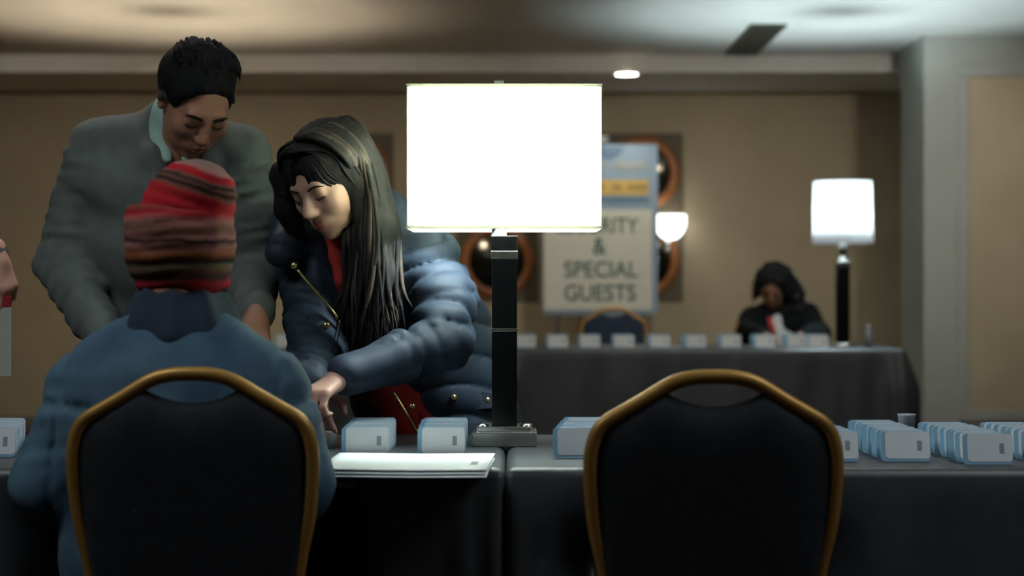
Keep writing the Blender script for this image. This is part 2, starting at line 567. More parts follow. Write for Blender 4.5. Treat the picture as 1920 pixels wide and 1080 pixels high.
def features(T, root, base, sc, lip, brow, lash, fem=False):
    # eyebrows, lashes and lips follow the face
    L = lambda *p: Vector(T(*p)) - Vector(base)
    k = 0.75 if fem else 1.0
    for sg in (-1, 1):
        G().tube(spline([L(sg * 0.013, 0.0945, 0.017), L(sg * 0.026, 0.0955, 0.0225), L(sg * 0.039, 0.0905, 0.0235), L(sg * 0.051, 0.0795, 0.017)], 4), [q * sc * k for q in [0.002] + [0.0036] * 7 + [0.003, 0.0025, 0.002, 0.0016, 0.001]], 6).build('eyebrow', brow, root, True)
        G().tube(spline([L(sg * 0.018, 0.0865, -0.006), L(sg * 0.025, 0.0905, -0.0085), L(sg * 0.035, 0.0905, -0.0085), L(sg * 0.046, 0.0835, -0.005)], 4), [q * sc for q in [0.0008] + [0.0017] * 11 + [0.0008]], 6).build('eyelashes', lash, root, True)
    up = spline([L(-0.0225, 0.0850, -0.0668), L(-0.010, 0.0950, -0.0628), L(0, 0.0972, -0.0640), L(0.010, 0.0950, -0.0628), L(0.0225, 0.0850, -0.0668)], 4)
    lo = spline([L(-0.0215, 0.0850, -0.0680), L(-0.011, 0.0925, -0.0718), L(0, 0.0955, -0.0735), L(0.011, 0.0925, -0.0718), L(0.0215, 0.0850, -0.0680)], 4)
    n = len(up)
    G().tube(up, [sc * (0.0012 + 0.0048 * math.sin(math.pi * i / (n - 1))) for i in range(n)], 8).tube(lo, [sc * (0.0012 + 0.0056 * math.sin(math.pi * i / (n - 1))) for i in range(n)], 8).build('lips', lip, root, True)

def hand(s, wrist, along, back, left=True, curls=(30, 35, 40, 45), spread=6.0, thumb=(0.75, 0.62, -0.35), tcurl=20, sc=1.0, mi=0, k=0.007):
    """palm with five fingers: along = wrist to knuckles, back = out of the back of the hand"""
    y = Vector(along).normalized(); z = Vector(back); z = (z - y * z.dot(y)).normalized()
    x = y.cross(z)
    if not left: x = -x
    wv = Vector(wrist)
    T = lambda a, b, c_: wv + (x * a + y * b + z * c_) * sc
    xs = [0.030, 0.010, -0.010, -0.029]
    ln = [(0.040, 0.025, 0.020), (0.044, 0.029, 0.021), (0.041, 0.027, 0.020), (0.032, 0.020, 0.018)]
    ky = [0.084, 0.088, 0.083, 0.074]
    s.cap(T(0, -0.03, 0), T(0, 0.015, 0), 0.026 * sc, 0.026 * sc, k=0.015, mi=mi)
    for i in range(4):
        kn = T(xs[i], ky[i], 0.002)
        s.cap(T(xs[i] * 0.5, 0.012, 0), kn, 0.0150 * sc, 0.0115 * sc, k=0.014, mi=mi)
        p = kn; ang = 0.0
        sp = math.radians(spread * (1.5 - i))
        rr = [0.0098, 0.0088, 0.0080, 0.0068]
        for j in range(3):
            ang += math.radians(curls[i]) * (0.75 if j == 0 else 1.0)
            d = (y * math.cos(sp) + x * math.sin(sp)) * math.cos(ang) - z * math.sin(ang)
            q = p + d * ln[i][j] * sc
            s.cap(p, q, rr[j] * sc, rr[j + 1] * sc, k=0.003 if j else 0.006, mi=mi)
            p = q
    d = x * thumb[0] + y * thumb[1] + z * thumb[2]; d.normalize()
    a = T(0.018, 0.018, -0.004); b = a + d * 0.042 * sc
    d2 = (d + y * 0.5 - z * math.tan(math.radians(tcurl)) * 0.6).normalized()
    c_ = b + d2 * 0.032 * sc
    d3 = (d2 + y * 0.3 - x * 0.35).normalized()
    e = c_ + d3 * 0.024 * sc
    s.cap(a, b, 0.0165 * sc, 0.0115 * sc, k=0.010, mi=mi)
    s.cap(b, c_, 0.0112 * sc, 0.0098 * sc, k=0.004, mi=mi)
    s.cap(c_, e, 0.0098 * sc, 0.0075 * sc, k=0.003, mi=mi)

# ================================================================== THE ROOM
HC, HS = 2.65, 2.53         # tray ceiling, lower soffit along the back wall
YB = 12.25                  # back wall
YS = 11.15                  # soffit step
XW = 6.0
YR = -3.0
def struct(g, name, m, parent=None, smooth=False):
    o = g.build(name, m, parent, smooth)
    if parent is None: o['kind'] = 'structure'
    return o
struct(G().box((0, (YB + YR) / 2, -0.05), (XW, (YB - YR) / 2, 0.05)), 'floor', M['carpet'])
cg = G()
cg.prism([(-XW, HC), (XW, HC), (XW, HC + 0.1), (-XW, HC + 0.1)], YR, YS)
cg.prism([(-XW, HS), (XW, HS), (XW, HC + 0.1), (-XW, HC + 0.1)], YS, YB)
struct(cg, 'ceiling', M['ceiling'])
struct(G().box((0, YB + 0.05, 1.4), (XW, 0.05, 1.4)), 'wall_back', M['wall'])
struct(G().box((-XW - 0.05, (YB + YR) / 2, 1.4), (0.05, (YB - YR) / 2, 1.4)), 'wall_left', M['wall'])
struct(G().box((XW + 0.05, (YB + YR) / 2, 1.4), (0.05, (YB - YR) / 2, 1.4)), 'wall_right', M['wall'])
struct(G().box((0, YR - 0.05, 1.4), (XW, 0.05, 1.4)), 'wall_front', M['wall'])
struct(G().box((-1.717, YB - 0.01, 0.06), (4.283, 0.01, 0.06), 0.004), 'baseboard_back', M['base'])
# pale projecting wall at the right, with a framed panel
wp = struct(G().box(((2.566 + XW) / 2, 10.6, HC / 2), ((XW - 2.566) / 2, 0.3, HC / 2)), 'wall_projection', M['pillar'])
for i, (x0, x1) in enumerate(((2.81, 4.1), (4.36, 5.7))):
    z0, z1 = 0.28, 2.43
    fw = 0.035
    for nm, c, h in (('panel_moulding', ((x0 + x1) / 2, 10.294, z1), ((x1 - x0) / 2 + fw, 0.012, fw)),
                     ('panel_moulding', ((x0 + x1) / 2, 10.294, z0), ((x1 - x0) / 2 + fw, 0.012, fw)),
                     ('panel_moulding', (x0, 10.294, (z0 + z1) / 2), (fw, 0.012, (z1 - z0) / 2 - fw)),
                     ('panel_moulding', (x1, 10.294, (z0 + z1) / 2), (fw, 0.012, (z1 - z0) / 2 - fw))):
        G().box(c, h, 0.006).build(nm, M['pillar'], wp)
    G().box(((x0 + x1) / 2, 10.299, (z0 + z1) / 2), ((x1 - x0) / 2 - fw, 0.004, (z1 - z0) / 2 - fw)).build('panel', M['wall'], wp)

# ceiling vent
vx, vy0, vy1 = 1.53, 9.84, 11.06
vent = empty('ceiling_vent', (vx, (vy0 + vy1) / 2, HC), 'long dark slotted air vent in the pale ceiling', 'vent')
hl = (vy1 - vy0) / 2
for c, h in (((-0.095, 0, -0.008), (0.012, hl, 0.008)), ((0.095, 0, -0.008), (0.012, hl, 0.008)), ((0, -hl + 0.012, -0.008), (0.083, 0.012, 0.008)), ((0, hl - 0.012, -0.008), (0.083, 0.012, 0.008))):
    G().box(c, h, 0.002).build('vent_frame', M['vent'], vent)
G().box((0, 0, -0.002), (0.083, hl - 0.024, 0.002)).build('vent_backing', M['black_gloss'], vent)
for i in range(5):
    G().box((-0.066 + 0.033 * i, 0, -0.009), (0.010, hl - 0.024, 0.003), rot=Matrix.Rotation(0.5, 3, 'Y')).build('slat', M['vent'], vent)

# recessed downlights; only the soffit one is seen, the rest are added fill
def downlight(x, y, z, label, watt, r=0.085, spot=115, tilt=0.0):
    d = empty('downlight', (x, y, z), label, 'ceiling light', 'recessed ceiling downlights')
    prof = [(r - 0.012, -0.002), (r - 0.010, -0.008), (r + 0.014, -0.008), (r + 0.018, -0.001)]
    G().lathe(prof, n=32, cap=False).build('trim_ring', M['trimwhite'], d, True)
    G().lathe([(0.001, -0.006), (r - 0.012, -0.004), (r - 0.012, -0.001)], n=32, cap=False).build('lens', M['lens'], d, True)
    L = bpy.data.lights.new('downlight_light', 'SPOT')
    L.energy = watt; L.color = (1.0, 0.94, 0.85); L.spot_size = math.radians(spot); L.spot_blend = 0.9; L.shadow_soft_size = 0.06
    lo = bpy.data.objects.new('downlight_light', L); COL.objects.link(lo); lo.parent = d; lo.location = (0, 0, -0.03); lo.rotation_euler = (tilt, 0, 0)
    return d
dl = P(1175, 139, 11.22)
downlight(dl.x, 11.22, HS, 'small round lit downlight in the soffit above the poster', 14, r=0.088)
for x, y, lb in ((-1.15, 4.75, 'behind the man in the grey suit'), (1.1, 4.75, 'behind the empty chair')):  # unseen pair added to light the standing people from above
    downlight(x, y, HC, 'added unseen fill downlight above the frame, ' + lb, FILL_DOWNLIGHT_W)
for x, y, lb in ((-1.0, 7.5, 'left'), (0.7, 7.5, 'middle'), (2.0, 7.5, 'right')):  # unseen row added to brighten the far table badges
    downlight(x, y, HC, 'added unseen fill downlight above the frame, %s one of three before the far table' % lb, FAR_FILL_W)
for x, y, lb in ((-3.2, 7.9, 'leftmost'), (-1.2, 7.9, 'second'), (0.9, 7.9, 'third'), (2.6, 7.9, 'rightmost')):  # unseen washers added to lift the back wall
    downlight(x, y, HC, 'added unseen wall washing downlight above the frame, %s of four' % lb, WALL_FILL_W, spot=66, tilt=math.radians(68))

# unseen ceiling panels, added as soft fill from the camera side
for x, nm in ((-1.7, 'left'), (1.7, 'right')):
    d = empty('added_fill_panel', (x, 2.3, HC), 'added unseen ceiling fill panel above the frame, on the %s' % nm, 'ceiling light', 'added ceiling fill panels')
    for c, h in (((-0.61, 0, -0.01), (0.012, 0.31, 0.01)), ((0.61, 0, -0.01), (0.012, 0.31, 0.01)), ((0, -0.30, -0.01), (0.598, 0.012, 0.01)), ((0, 0.30, -0.01), (0.598, 0.012, 0.01))):
        G().box(c, h, 0.002).build('panel_frame', M['trimwhite'], d)
    G().box((0, 0, -0.006), (0.598, 0.288, 0.002)).build('diffuser', M['panel_glow'], d)
    L = bpy.data.lights.new('fill_light', 'AREA'); L.shape = 'RECTANGLE'; L.size = 1.18; L.size_y = 0.56; L.energy = FILL_PANEL_W; L.color = (0.86, 0.95, 1.0)
    lo = bpy.data.objects.new('fill_light', L); COL.objects.link(lo); lo.parent = d; lo.location = (0, 0, -0.012)

# ================================================================== WALL ART, LAMP REFLECTION
SA = F / YB
def round_art(px, py, label):
    p = P(px, py, YB)
    t = empty('round_wall_mirror', (p.x, YB, p.z), label, 'mirror', 'round mirrors on square panels on the back wall')
    G().box((0, -0.012, 0), (0.30, 0.012, 0.295), 0.004).build('backing_panel', M['art_back'], t)
    n = 48; R0, R1 = 0.205, 0.275
    g = G(); vs_ = []; fs = []
    prof = [(R0, -0.026), (R0, -0.05), (R0 + 0.012, -0.058), (R1 - 0.012, -0.052), (R1, -0.042), (R1, -0.024)]
    for i in range(n):
        a = 2 * math.pi * i / n
        for r, y in prof: vs_.append((r * math.cos(a), y, r * math.sin(a)))
    m = len(prof)
    for i in range(n):
        j = (i + 1) % n
        for k in range(m):
            l = (k + 1) % m
            fs.append((i * m + k, i * m + l, j * m + l, j * m + k))
    g.add(vs_, fs).build('ring_frame', M['ring'], t, True)
    g = G(); vs_ = []; fs = []
    rows = 6
    for k in range(rows + 1):
        r = R0 * k / rows
        for i in range(n):
            a = 2 * math.pi * i / n
            vs_.append((max(r, 0.001) * math.cos(a), -0.028 - 0.022 * (1 - (r / R0) ** 2), max(r, 0.001) * math.sin(a)))
    for k in range(rows):
        for i in range(n):
            j = (i + 1) % n
            fs.append((k * n + i, k * n + j, (k + 1) * n + j, (k + 1) * n + i))
    g.add(vs_, fs).build('convex_glass', M['mirror'], t, True)
    return t
round_art(662, 325, 'round amber framed mirror in the upper row, glimpsed between long hair and lampshade')
round_art(932, 325, 'round amber framed mirror of the upper row hidden behind the big lampshade')
round_art(1204, 325, 'round amber framed mirror of the upper row behind the blue poster')
round_art(932, 490, 'round amber framed mirror of the lower row behind the black lamp stem')
round_art(1204, 490, 'round amber framed mirror of the lower row behind the white sign sheet')

p = P(1253, 428, YB)  # added glowing bowl fixture, stands in for a lamp's reflection in the mirror
sc_ = empty('lamp_reflection', (p.x, YB, p.z), 'added glowing bowl imitating a lamp sconce on the wall beside the poster', 'lamp reflection')
G().lathe([(0.030, -0.085), (0.062, -0.07), (0.095, -0.03), (0.112, 0.02), (0.114, 0.09), (0.108, 0.09), (0.104, 0.022), (0.088, -0.022), (0.05, -0.058), (0.01, -0.068)], (0, -0.16, 0), 32).build('reflection_bowl', M['reflection'], sc_, True)
G().lathe([(0.001, -0.215), (0.022, -0.205), (0.034, -0.175), (0.030, -0.145), (0.018, -0.115), (0.014, -0.085)], (-0.02, -0.16, 0), 24).build('reflection_ball', M['chrome'], sc_, True)
G().tube(spline([(0, -0.005, -0.1), (0, -0.08, -0.15), (-0.02, -0.16, -0.13)], 6), 0.011).build('arm', M['chrome'], sc_, True)  # added along with the reflection bowl, no real bracket
G().box((0, -0.008, -0.1), (0.035, 0.008, 0.06), 0.004).build('reflection_plate', M['chrome'], sc_)

# ================================================================== TABLES AND CLOTHS
ZT = 0.746
def table(x0, x1, y0, y1, label, group):
    t = empty('folding_table', ((x0 + x1) / 2, (y0 + y1) / 2, 0), label, 'table', group)
    hx, hy = (x1 - x0) / 2 - 0.006, (y1 - y0) / 2 - 0.006
    G().box((0, 0, ZT - 0.021), (hx - 0.002, hy - 0.002, 0.016), 0.005).build('tabletop', M['wood'], t)
    for sx in (-1, 1):
        for sy in (-1, 1):
            G().tube([(sx * (hx - 0.16), sy * (hy - 0.08), 0), (sx * (hx - 0.16), sy * (hy - 0.08), ZT - 0.037)], 0.014, 10).build('leg', M['metal'], t, True)
        G().tube([(sx * (hx - 0.16), -hy + 0.08, 0.25), (sx * (hx - 0.16), hy - 0.08, 0.25)], 0.009, 8).build('stretcher', M['metal'], t, True)
    return t

def cloth(x0, x1, y0, y1, label, group, flat=(), push=None, seed=0):
    """draped cloth: rounded top edge, folds growing towards the floor"""
    r = 0.02
    per = []
    def side(ax, bx, ay, by, nx, ny, n, nm):
        for i in range(n):
            t = i / n
            per.append((ax + (bx - ax) * t, ay + (by - ay) * t, nx, ny, nm, t))
    nX = int((x1 - x0) / 0.016); nY = int((y1 - y0) / 0.02)
    side(x0, x1, y0, y0, 0, -1, nX, 'front'); side(x1, x1, y0, y1, 1, 0, nY, 'right')
    side(x1, x0, y1, y1, 0, 1, nX, 'back'); side(x0, x0, y1, y0, -1, 0, nY, 'left')
    n = len(per)
    rows = [(-r, 0.0), (-0.6 * r, -0.002), (-0.2 * r, -0.008), (0.0, -r)] + [(0.0, -r - (ZT - r - 0.008) * k / 14) for k in range(1, 15)]
    rng = random.Random(seed)
    ph = [rng.uniform(0, 6.28) for _ in range(6)]
    V = []; Fc = []
    for off, dz in rows:
        dep = max(0.0, -dz - r) / ZT
        for (x, y, nx, ny, nm, t) in per:
            s_ = x if ny else y
            f = 0.5 * math.sin(s_ * 21 + ph[0]) + 0.35 * math.sin(s_ * 37 + ph[1]) + 0.3 * math.sin(s_ * 9 + ph[2])
            edge = min(t, 1 - t) * (abs(x1 - x0) if ny else abs(y1 - y0))
            corner = math.exp(-(edge / 0.10) ** 2)
            amp = 0.012 + 0.026 * corner
            o = (f + 0.75) * amp * min(1, dep * 3.5)
            if corner > 0.02: o += 0.018 * corner * (0.5 + 0.5 * math.sin(edge * 95)) * min(1, dep * 6)
            if nm in flat: o = min(o, 0.0) * 0.1
            xx = x; yy = y
            if flat:
                if ny:
                    if 'right' in flat: xx = min(x, x1)
                    if 'left' in flat: xx = max(x, x0)
            q = off + o
            X = xx + nx * q; Y = yy + ny * q
            # pull the corners round
            if off < 0:
                X = min(max(X, x0 - off * 1), x1 + off * 1) if ny else X
                Y = min(max(Y, y0 - off), y1 + off) if nx else Y
            if push is not None and nm == 'front' and dep > 0:
                Y += push(X, ZT + dz)
            V.append((X, Y, ZT + 0.002 + dz))
    for j in range(len(rows) - 1):
        for i in range(n):
            k = (i + 1) % n
            Fc.append((j * n + i, (j + 1) * n + i, (j + 1) * n + k, j * n + k))
    Fc.append(tuple(range(n)))
    o = mk('tablecloth', V, Fc, M['cloth'], None, True)
    # flat top must not be smoothed into the edge
    o.data.polygons[len(Fc) - 1].use_smooth = False
    return tag(o, label, 'tablecloth', group)

YN0, YN1 = 3.16, 3.89
def push_knees(X, Z):
    g = math.exp(-((X + 0.61) / 0.26) ** 4)
    return 0.36 * g * min(1.0, max(0.0, (0.735 - Z) / 0.06))
def push_chair(X, Z):
    return 0.10 * math.exp(-((X - 0.335) / 0.30) ** 6) * min(1.0, max(0.0, (0.66 - Z) / 0.1))
SEAM = -0.013
table(SEAM - 1.83, SEAM - 0.0006, YN0, YN1, 'near folding table under the charcoal cloth, behind the seated person', 'cloth covered folding tables')
table(SEAM + 0.0006, SEAM + 1.83, YN0, YN1, 'near folding table under the charcoal cloth, behind the empty chair', 'cloth covered folding tables')
cloth(SEAM - 1.83, SEAM - 0.0006, YN0, YN1, 'charcoal cloth on the near table, under the white paper stack', 'charcoal tablecloths', ('right',), push_knees, 1)
cloth(SEAM + 0.0006, SEAM + 1.83, YN0, YN1, 'charcoal cloth on the near table, to the right of the seam', 'charcoal tablecloths', ('left',), push_chair, 2)
YF0, YF1 = 8.99, 9.72
table(-2.25, -0.052, YF0, YF1, 'far folding table in front of the back wall, behind the standing people', 'cloth covered folding tables')
table(-0.048, 2.145, YF0, YF1, 'far folding table where the woman with black hair sits', 'cloth covered folding tables')
cloth(-2.25, -0.052, YF0, YF1, 'charcoal cloth on the far table behind the standing people', 'charcoal tablecloths', ('right',), None, 3)
cloth(-0.048, 2.145, YF0, YF1, 'charcoal cloth on the far table with the round shaded lamp', 'charcoal tablecloths', ('left',), None, 4)
ZC = ZT + 0.002             # top of the cloth

# ================================================================== BANQUET CHAIRS
def make_chair(label, pad):
    """origin on the floor under the backrest; the seat points to +y"""
    t = empty('banquet_chair', (0, 0, 0), label, 'chair', 'gold framed banquet chairs')
    lean = lambda z: -0.05 * max(0, (z - 0.44)) / 0.5
    half = [(0.0, 0.9475), (-0.035, 0.9455), (-0.070, 0.936), (-0.116, 0.9085), (-0.155, 0.886), (-0.182, 0.869), (-0.197, 0.847), (-0.2045, 0.810), (-0.203, 0.75), (-0.196, 0.69), (-0.182, 0.625), (-0.172, 0.55), (-0.168, 0.44), (-0.176, 0.25), (-0.19, 0.012)]
    left = spline([(x, lean(z) if z > 0.3 else -0.06 * (0.44 - z) / 0.44, z) for x, z in half], 5)
    right = [Vector((-p.x, p.y, p.z)) for p in left]
    # upper frame: one bent tube; rear legs below the seat
    up = [p for p in left if p.z > 0.44][::-1] + [p for p in right if p.z > 0.44][1:]
    G().tube(up, 0.0125, 10).build('back_frame', M['gold'], t, True)
    for half_ in (left, right):
        G().tube([p for p in half_ if p.z <= 0.455], 0.0125, 10).build('leg', M['gold'], t, True)
    for sx in (-1, 1):
        G().tube([(sx * 0.185, 0.40, 0.43), (sx * 0.19, 0.415, 0.25), (sx * 0.195, 0.43, 0.012)], 0.0125, 10).build('leg', M['gold'], t, True)
        G().tube([(sx * 0.185, 0.405, 0.42), (sx * 0.172, 0.0, 0.42)], 0.011, 8).build('seat_rail', M['gold'], t, True)
    G().tube([(-0.185, 0.405, 0.42), (0.185, 0.405, 0.42)], 0.011, 8).build('seat_rail', M['gold'], t, True)
    # seat cushion
    bm = bmesh.new()
    bmesh.ops.create_grid(bm, x_segments=14, y_segments=14, size=1.0)
    vs_ = [v.co.copy() for v in bm.verts]; fs = [[v.index for v in f.verts] for f in bm.faces]; bm.free()
    n = len(vs_); V = []
    def sq(u, v):
        return u * math.sqrt(1 - v * v * 0.22), v * math.sqrt(1 - u * u * 0.18)
    for top in (1, 0):
        for p in vs_:
            u, v = sq(p.x, p.y)
            e = (1 - p.x ** 6) * (1 - p.y ** 6)
            V.append((u * 0.215, 0.205 + v * 0.235, 0.455 + (0.052 * e if top else -0.022 * e)))
    Fc = fs + [tuple(i + n for i in f)[::-1] for f in fs]
    mk('seat', V, Fc, pad, t, True)
    # upholstered back with a hand hole under the arch
    def edge_x(z):
        zs = [p for p in left]
        for a, b in zip(zs[:-1], zs[1:]):
            if b.z <= z <= a.z:
                return -(a.x + (b.x - a.x) * (a.z - z) / max(1e-6, a.z - b.z))
        return 0.168
    def top_z(x):
        return 0.897 + 0.026 * (x / 0.085) ** 2
    cols, rws = 24, 20
    V = []; Fc = []
    for s_ in (-1, 1):
        for j in range(rws + 1):
            for i in range(cols + 1):
                u = -1 + 2 * i / cols
                v = j / rws
                # column at constant fraction u; find its top
                x = u * 0.200
                zt = 0.60
                zz = 0.935
                while zz > 0.5:
                    if edge_x(zz) >= abs(x) * 1.0 + 0.004: zt = zz; break
                    zz -= 0.004
                zt = min(zt, top_z(x))
                z = 0.50 + (zt - 0.50) * v
                xm = min(abs(x), edge_x(z) - 0.002) * (1 if x > 0 else -1)
                th = 0.020 * (1 - abs(u) ** 5) * (1 - (2 * v - 1) ** 8) + 0.004
                V.append((xm, lean(z) + s_ * th, z))
    m = cols + 1; off = (rws + 1) * m
    for s_ in (0, 1):
        for j in range(rws):
            for i in range(cols):
                q = [s_ * off + j * m + i, s_ * off + j * m + i + 1, s_ * off + (j + 1) * m + i + 1, s_ * off + (j + 1) * m + i]
                Fc.append(q if s_ == 0 else q[::-1])
    ring = [j * m for j in range(rws + 1)] + [rws * m + i for i in range(1, m)] + [j * m + cols for j in range(rws - 1, -1, -1)] + [i for i in range(cols - 1, 0, -1)]
    for a, b in zip(ring, ring[1:] + ring[:1]): Fc.append((a, b, b + off, a + off))
    mk('backrest', V, Fc, pad, t, True)
    return t
chair = make_chair('gold framed banquet chair with black padding, the seated person in the hat sits on it', M['pad'])
XCL = (367 - 960) * 2.86 / F
chair.location = (XCL, 2.87, 0)
c2 = copy_tree(chair, ((1337 - 960) * 2.75 / F, 2.785, 0), 0.02)
tag(c2, 'empty gold framed banquet chair with black padding in front of the near table')
navy = make_chair('empty banquet chair with navy padding behind the far table, below the poster', M['navy_pad'])
navy.location = ((1152 - 960) * 10.3 / F, 10.33, 0); navy.rotation_euler = (0, 0, math.pi)
c3 = copy_tree(navy, (1.62, 10.42, 0), math.pi)
tag(c3, 'banquet chair with navy padding hidden behind the seated woman with black hair')

# ================================================================== LAMPS
def bulb_light(parent, z, watt, color, r=0.02, x=0.0):
    L = bpy.data.lights.new('bulb_light', 'POINT'); L.energy = watt; L.color = color; L.shadow_soft_size = r
    o = bpy.data.objects.new('bulb_light', L); COL.objects.link(o); o.parent = parent; o.location = (x, 0, z)
def box_lamp():
    D = 3.63
    t = empty('table_lamp', ((946 - 960) * D / F, D, ZC), 'large lit lamp with a rectangular shade and black square stem on the near table', 'lamp')
    G().box((0, 0, 0.016), (0.0705, 0.055, 0.016), 0.003).box((0, 0, 0.0375), (0.060, 0.046, 0.0055), 0.002).build('base', M['chrome'], t)
    for sx in (-1, 1): G().lathe([(0.013, 0.032), (0.014, 0.044), (0.010, 0.048), (0.001, 0.049)], (sx * 0.048, -0.02, 0), 20).build('base_stud', M['chrome'], t, True)
    hs = 0.0275
    G().box((0, 0, 0.043 + 0.103), (hs, hs, 0.103), 0.002).build('stem', M['black_gloss'], t)
    G().box((0, 0, 0.2525), (hs + 0.002, hs + 0.002, 0.0035), 0.001).build('stem_band', M['chrome'], t)
    G().box((0, 0, 0.256 + 0.0765), (hs, hs, 0.0765), 0.002).build('stem', M['black_gloss'], t)
    G().box((0, 0, 0.417), (hs + 0.002, hs + 0.002, 0.008), 0.001).build('stem_band', M['chrome'], t)
    G().box((0, 0, 0.4405), (hs, hs, 0.0155), 0.002).build('stem', M['black_gloss'], t)
    G().box((0, 0, 0.457), (hs + 0.002, hs + 0.002, 0.0012)).build('stem_band', M['chrome'], t)
    G().lathe([(0.017, 0.458), (0.017, 0.50), (0.012, 0.52)], (-0.012, 0, 0), 20).build('socket', M['chrome'], t, True)
    G().tube([(-0.1, 0, 0.515), (0.1, 0, 0.515)], 0.007, 8).build('cross_arm', M['chrome'], t, True)
    for sx in (-0.1, 0.1):
        G().lathe([(0.012, 0.512), (0.014, 0.535), (0.024, 0.555), (0.026, 0.575), (0.018, 0.592), (0.001, 0.597)], (sx, 0, 0), 20).build('bulb', M['bulb'], t, True)
    # shade: an open box of fabric
    zb, zt, hx, hy, th = 0.470, 0.778, 0.207, 0.115, 0.0025
    g = G()
    g.box((0, -hy, (zb + zt) / 2), (hx, th, (zt - zb) / 2)); g.box((0, hy, (zb + zt) / 2), (hx, th, (zt - zb) / 2))
    g.box((-hx + th, 0, (zb + zt) / 2), (th, hy - th, (zt - zb) / 2)); g.box((hx - th, 0, (zb + zt) / 2), (th, hy - th, (zt - zb) / 2))
    sh = g.build('shade', M['shade'], t)
    for z in (zb + 0.003, zt - 0.003):
        G().tube([(-hx, -hy - 0.003, z), (hx, -hy - 0.003, z), (hx, hy + 0.003, z), (-hx, hy + 0.003, z)], 0.0035, 6, closed=True).build('shade_trim', M['shade'], sh)
    hp = spline([(0, 0, 0.50), (0.05, 0, 0.56), (0.055, 0, 0.64), (0.03, 0, 0.72), (0, 0, 0.775)], 5)
    G().tube(hp, 0.002, 6).build('harp', M['chrome'], t, True)
    G().tube([Vector((-q.x, q.y, q.z)) for q in hp], 0.002, 6).build('harp', M['chrome'], t, True)
    G().tube([(-hx + 0.004, 0, 0.774), (hx - 0.004, 0, 0.774)], 0.002, 6).build('spider', M['chrome'], t, True)
    G().box((-0.042 + 0.03, 0, 0.788), (0.011, 0.011, 0.011), 0.002).lathe([(0.006, 0.772), (0.006, 0.78)], (-0.012, 0, 0), 12).build('finial', M['chrome'], t)
    for sx in (-0.1, 0.1): bulb_light(t, 0.63, NEAR_LAMP_W, (0.80, 0.95, 1.0), 0.03, sx)
    return t
box_lamp()

def drum_lamp(px, D, label, shade, bulb, color, watt):
    t = empty('table_lamp', ((px - 960) * D / F, D, ZC), label, 'lamp')
    s_ = F / D
    z = lambda py: (CZ - (py - HY) / s_) - ZC
    G().lathe([(0.085, 0.0), (0.085, 0.012), (0.075, 0.020), (0.04, 0.024)], n=32).build('base', M['chrome'], t, True)
    zs = z(500)
    G().box((0, 0, (0.022 + zs) / 2), (0.0355, 0.0355, (zs - 0.022) / 2), 0.004).build('stem', M['black_gloss'], t)
    G().box((0, 0, zs + 0.016), (0.040, 0.040, 0.016), 0.004).build('stem_band', M['chrome'], t)
    G().lathe([(0.026, zs + 0.032), (0.026, z(462)), (0.018, z(452)), (0.018, z(445))], n=24).build('socket', M['chrome'], t, True)
    zb, zt = z(456), z(341)
    r0, r1 = 0.170, 0.163
    sh = G().lathe([(r0, zb), (r1, zt), (r1 - 0.004, zt), (r0 - 0.004, zb), (r0, zb)], n=48, cap=False).build('shade', shade, t, True)
    G().lathe([(r0 + 0.001, zb), (r0 + 0.002, zb + 0.006), (r0 - 0.001, zb + 0.007)], n=48, cap=False).build('shade_trim', shade, sh, True)
    zm = zb + 0.17
    G().lathe([(0.014, z(445)), (0.03, zm - 0.03), (0.032, zm), (0.022, zm + 0.03), (0.001, zm + 0.04)], n=20).build('bulb', bulb, t, True)
    for a in range(3):
        an = a * 2.094
        G().tube([(0, 0, zt - 0.006), ((r1 - 0.003) * math.cos(an), (r1 - 0.003) * math.sin(an), zt - 0.006)], 0.002, 6).build('spider', M['chrome'], t, True)
    G().lathe([(0.024, zt - 0.010), (0.024, zt - 0.003), (0.007, zt), (0.010, zt + 0.008), (0.004, zt + 0.016)], n=16).build('finial', M['chrome'], t, True)
    hp = spline([(0, 0, z(447)), (0.05, 0, zm - 0.02), (0.055, 0, zm + 0.05), (0, 0, zt - 0.01)], 6)
    for sg in (-1, 1): G().tube([Vector((sg * q.x, q.y, q.z)) for q in hp], 0.002, 6).build('harp', M['chrome'], t, True)
    bulb_light(t, zm + 0.055, watt, color, 0.032)
    return t
drum_lamp(1580, 9.38, 'lit lamp with a round white drum shade and black stem on the far table', M['shade_white'], M['bulb'], (0.70, 0.92, 1.0), FAR_LAMP_W)
drum_lamp(316, 9.38, 'warm lit drum lamp on the far table, hidden behind the man in grey', M['shade_warm'], M['bulb_warm'], (1.0, 0.86, 0.66), WARM_LAMP_W)

# ================================================================== POSTER ON ITS EASEL
DP = 11.55
sP = F / DP
pc = P(1126, 428, DP)
ps = empty('easel_sign', (pc.x, DP, 0), 'blue grey poster with a yellow band and a white sheet reading SECURITY & SPECIAL GUESTS', 'sign')
q = lambda px, py: ((px - 1126) / sP, CZ - (py - HY) / sP)
def pb(name, x0, y0, x1, y1, yd, th, m, parent=ps, bev=0.0):
    a = q(x0, y1); b = q(x1, y0)
    return G().box(((a[0] + b[0]) / 2, yd, (a[1] + b[1]) / 2), ((b[0] - a[0]) / 2, th, (b[1] - a[1]) / 2), bev).build(name, m, parent)
board = pb('poster_board', 1018, 271, 1233, 588, 0, 0.006, M['poster'])
a = q(1106, 276); b = q(1172, 276); c = q(1158, 292); d = q(1139, 299); e_ = q(1120, 292)
G().prism([a, b, c, d, e_], -0.009, -0.0062).build('emblem', M['poster_dark'], board)
for x0, x1 in ((1040, 1134), (1150, 1214)): pb('printed_line', x0, 303, x1, 318, -0.0075, 0.001, M['poster_orange'], board)
band = pb('yellow_band', 1034, 337, 1216, 366, -0.0075, 0.001, M['yellow'], board)
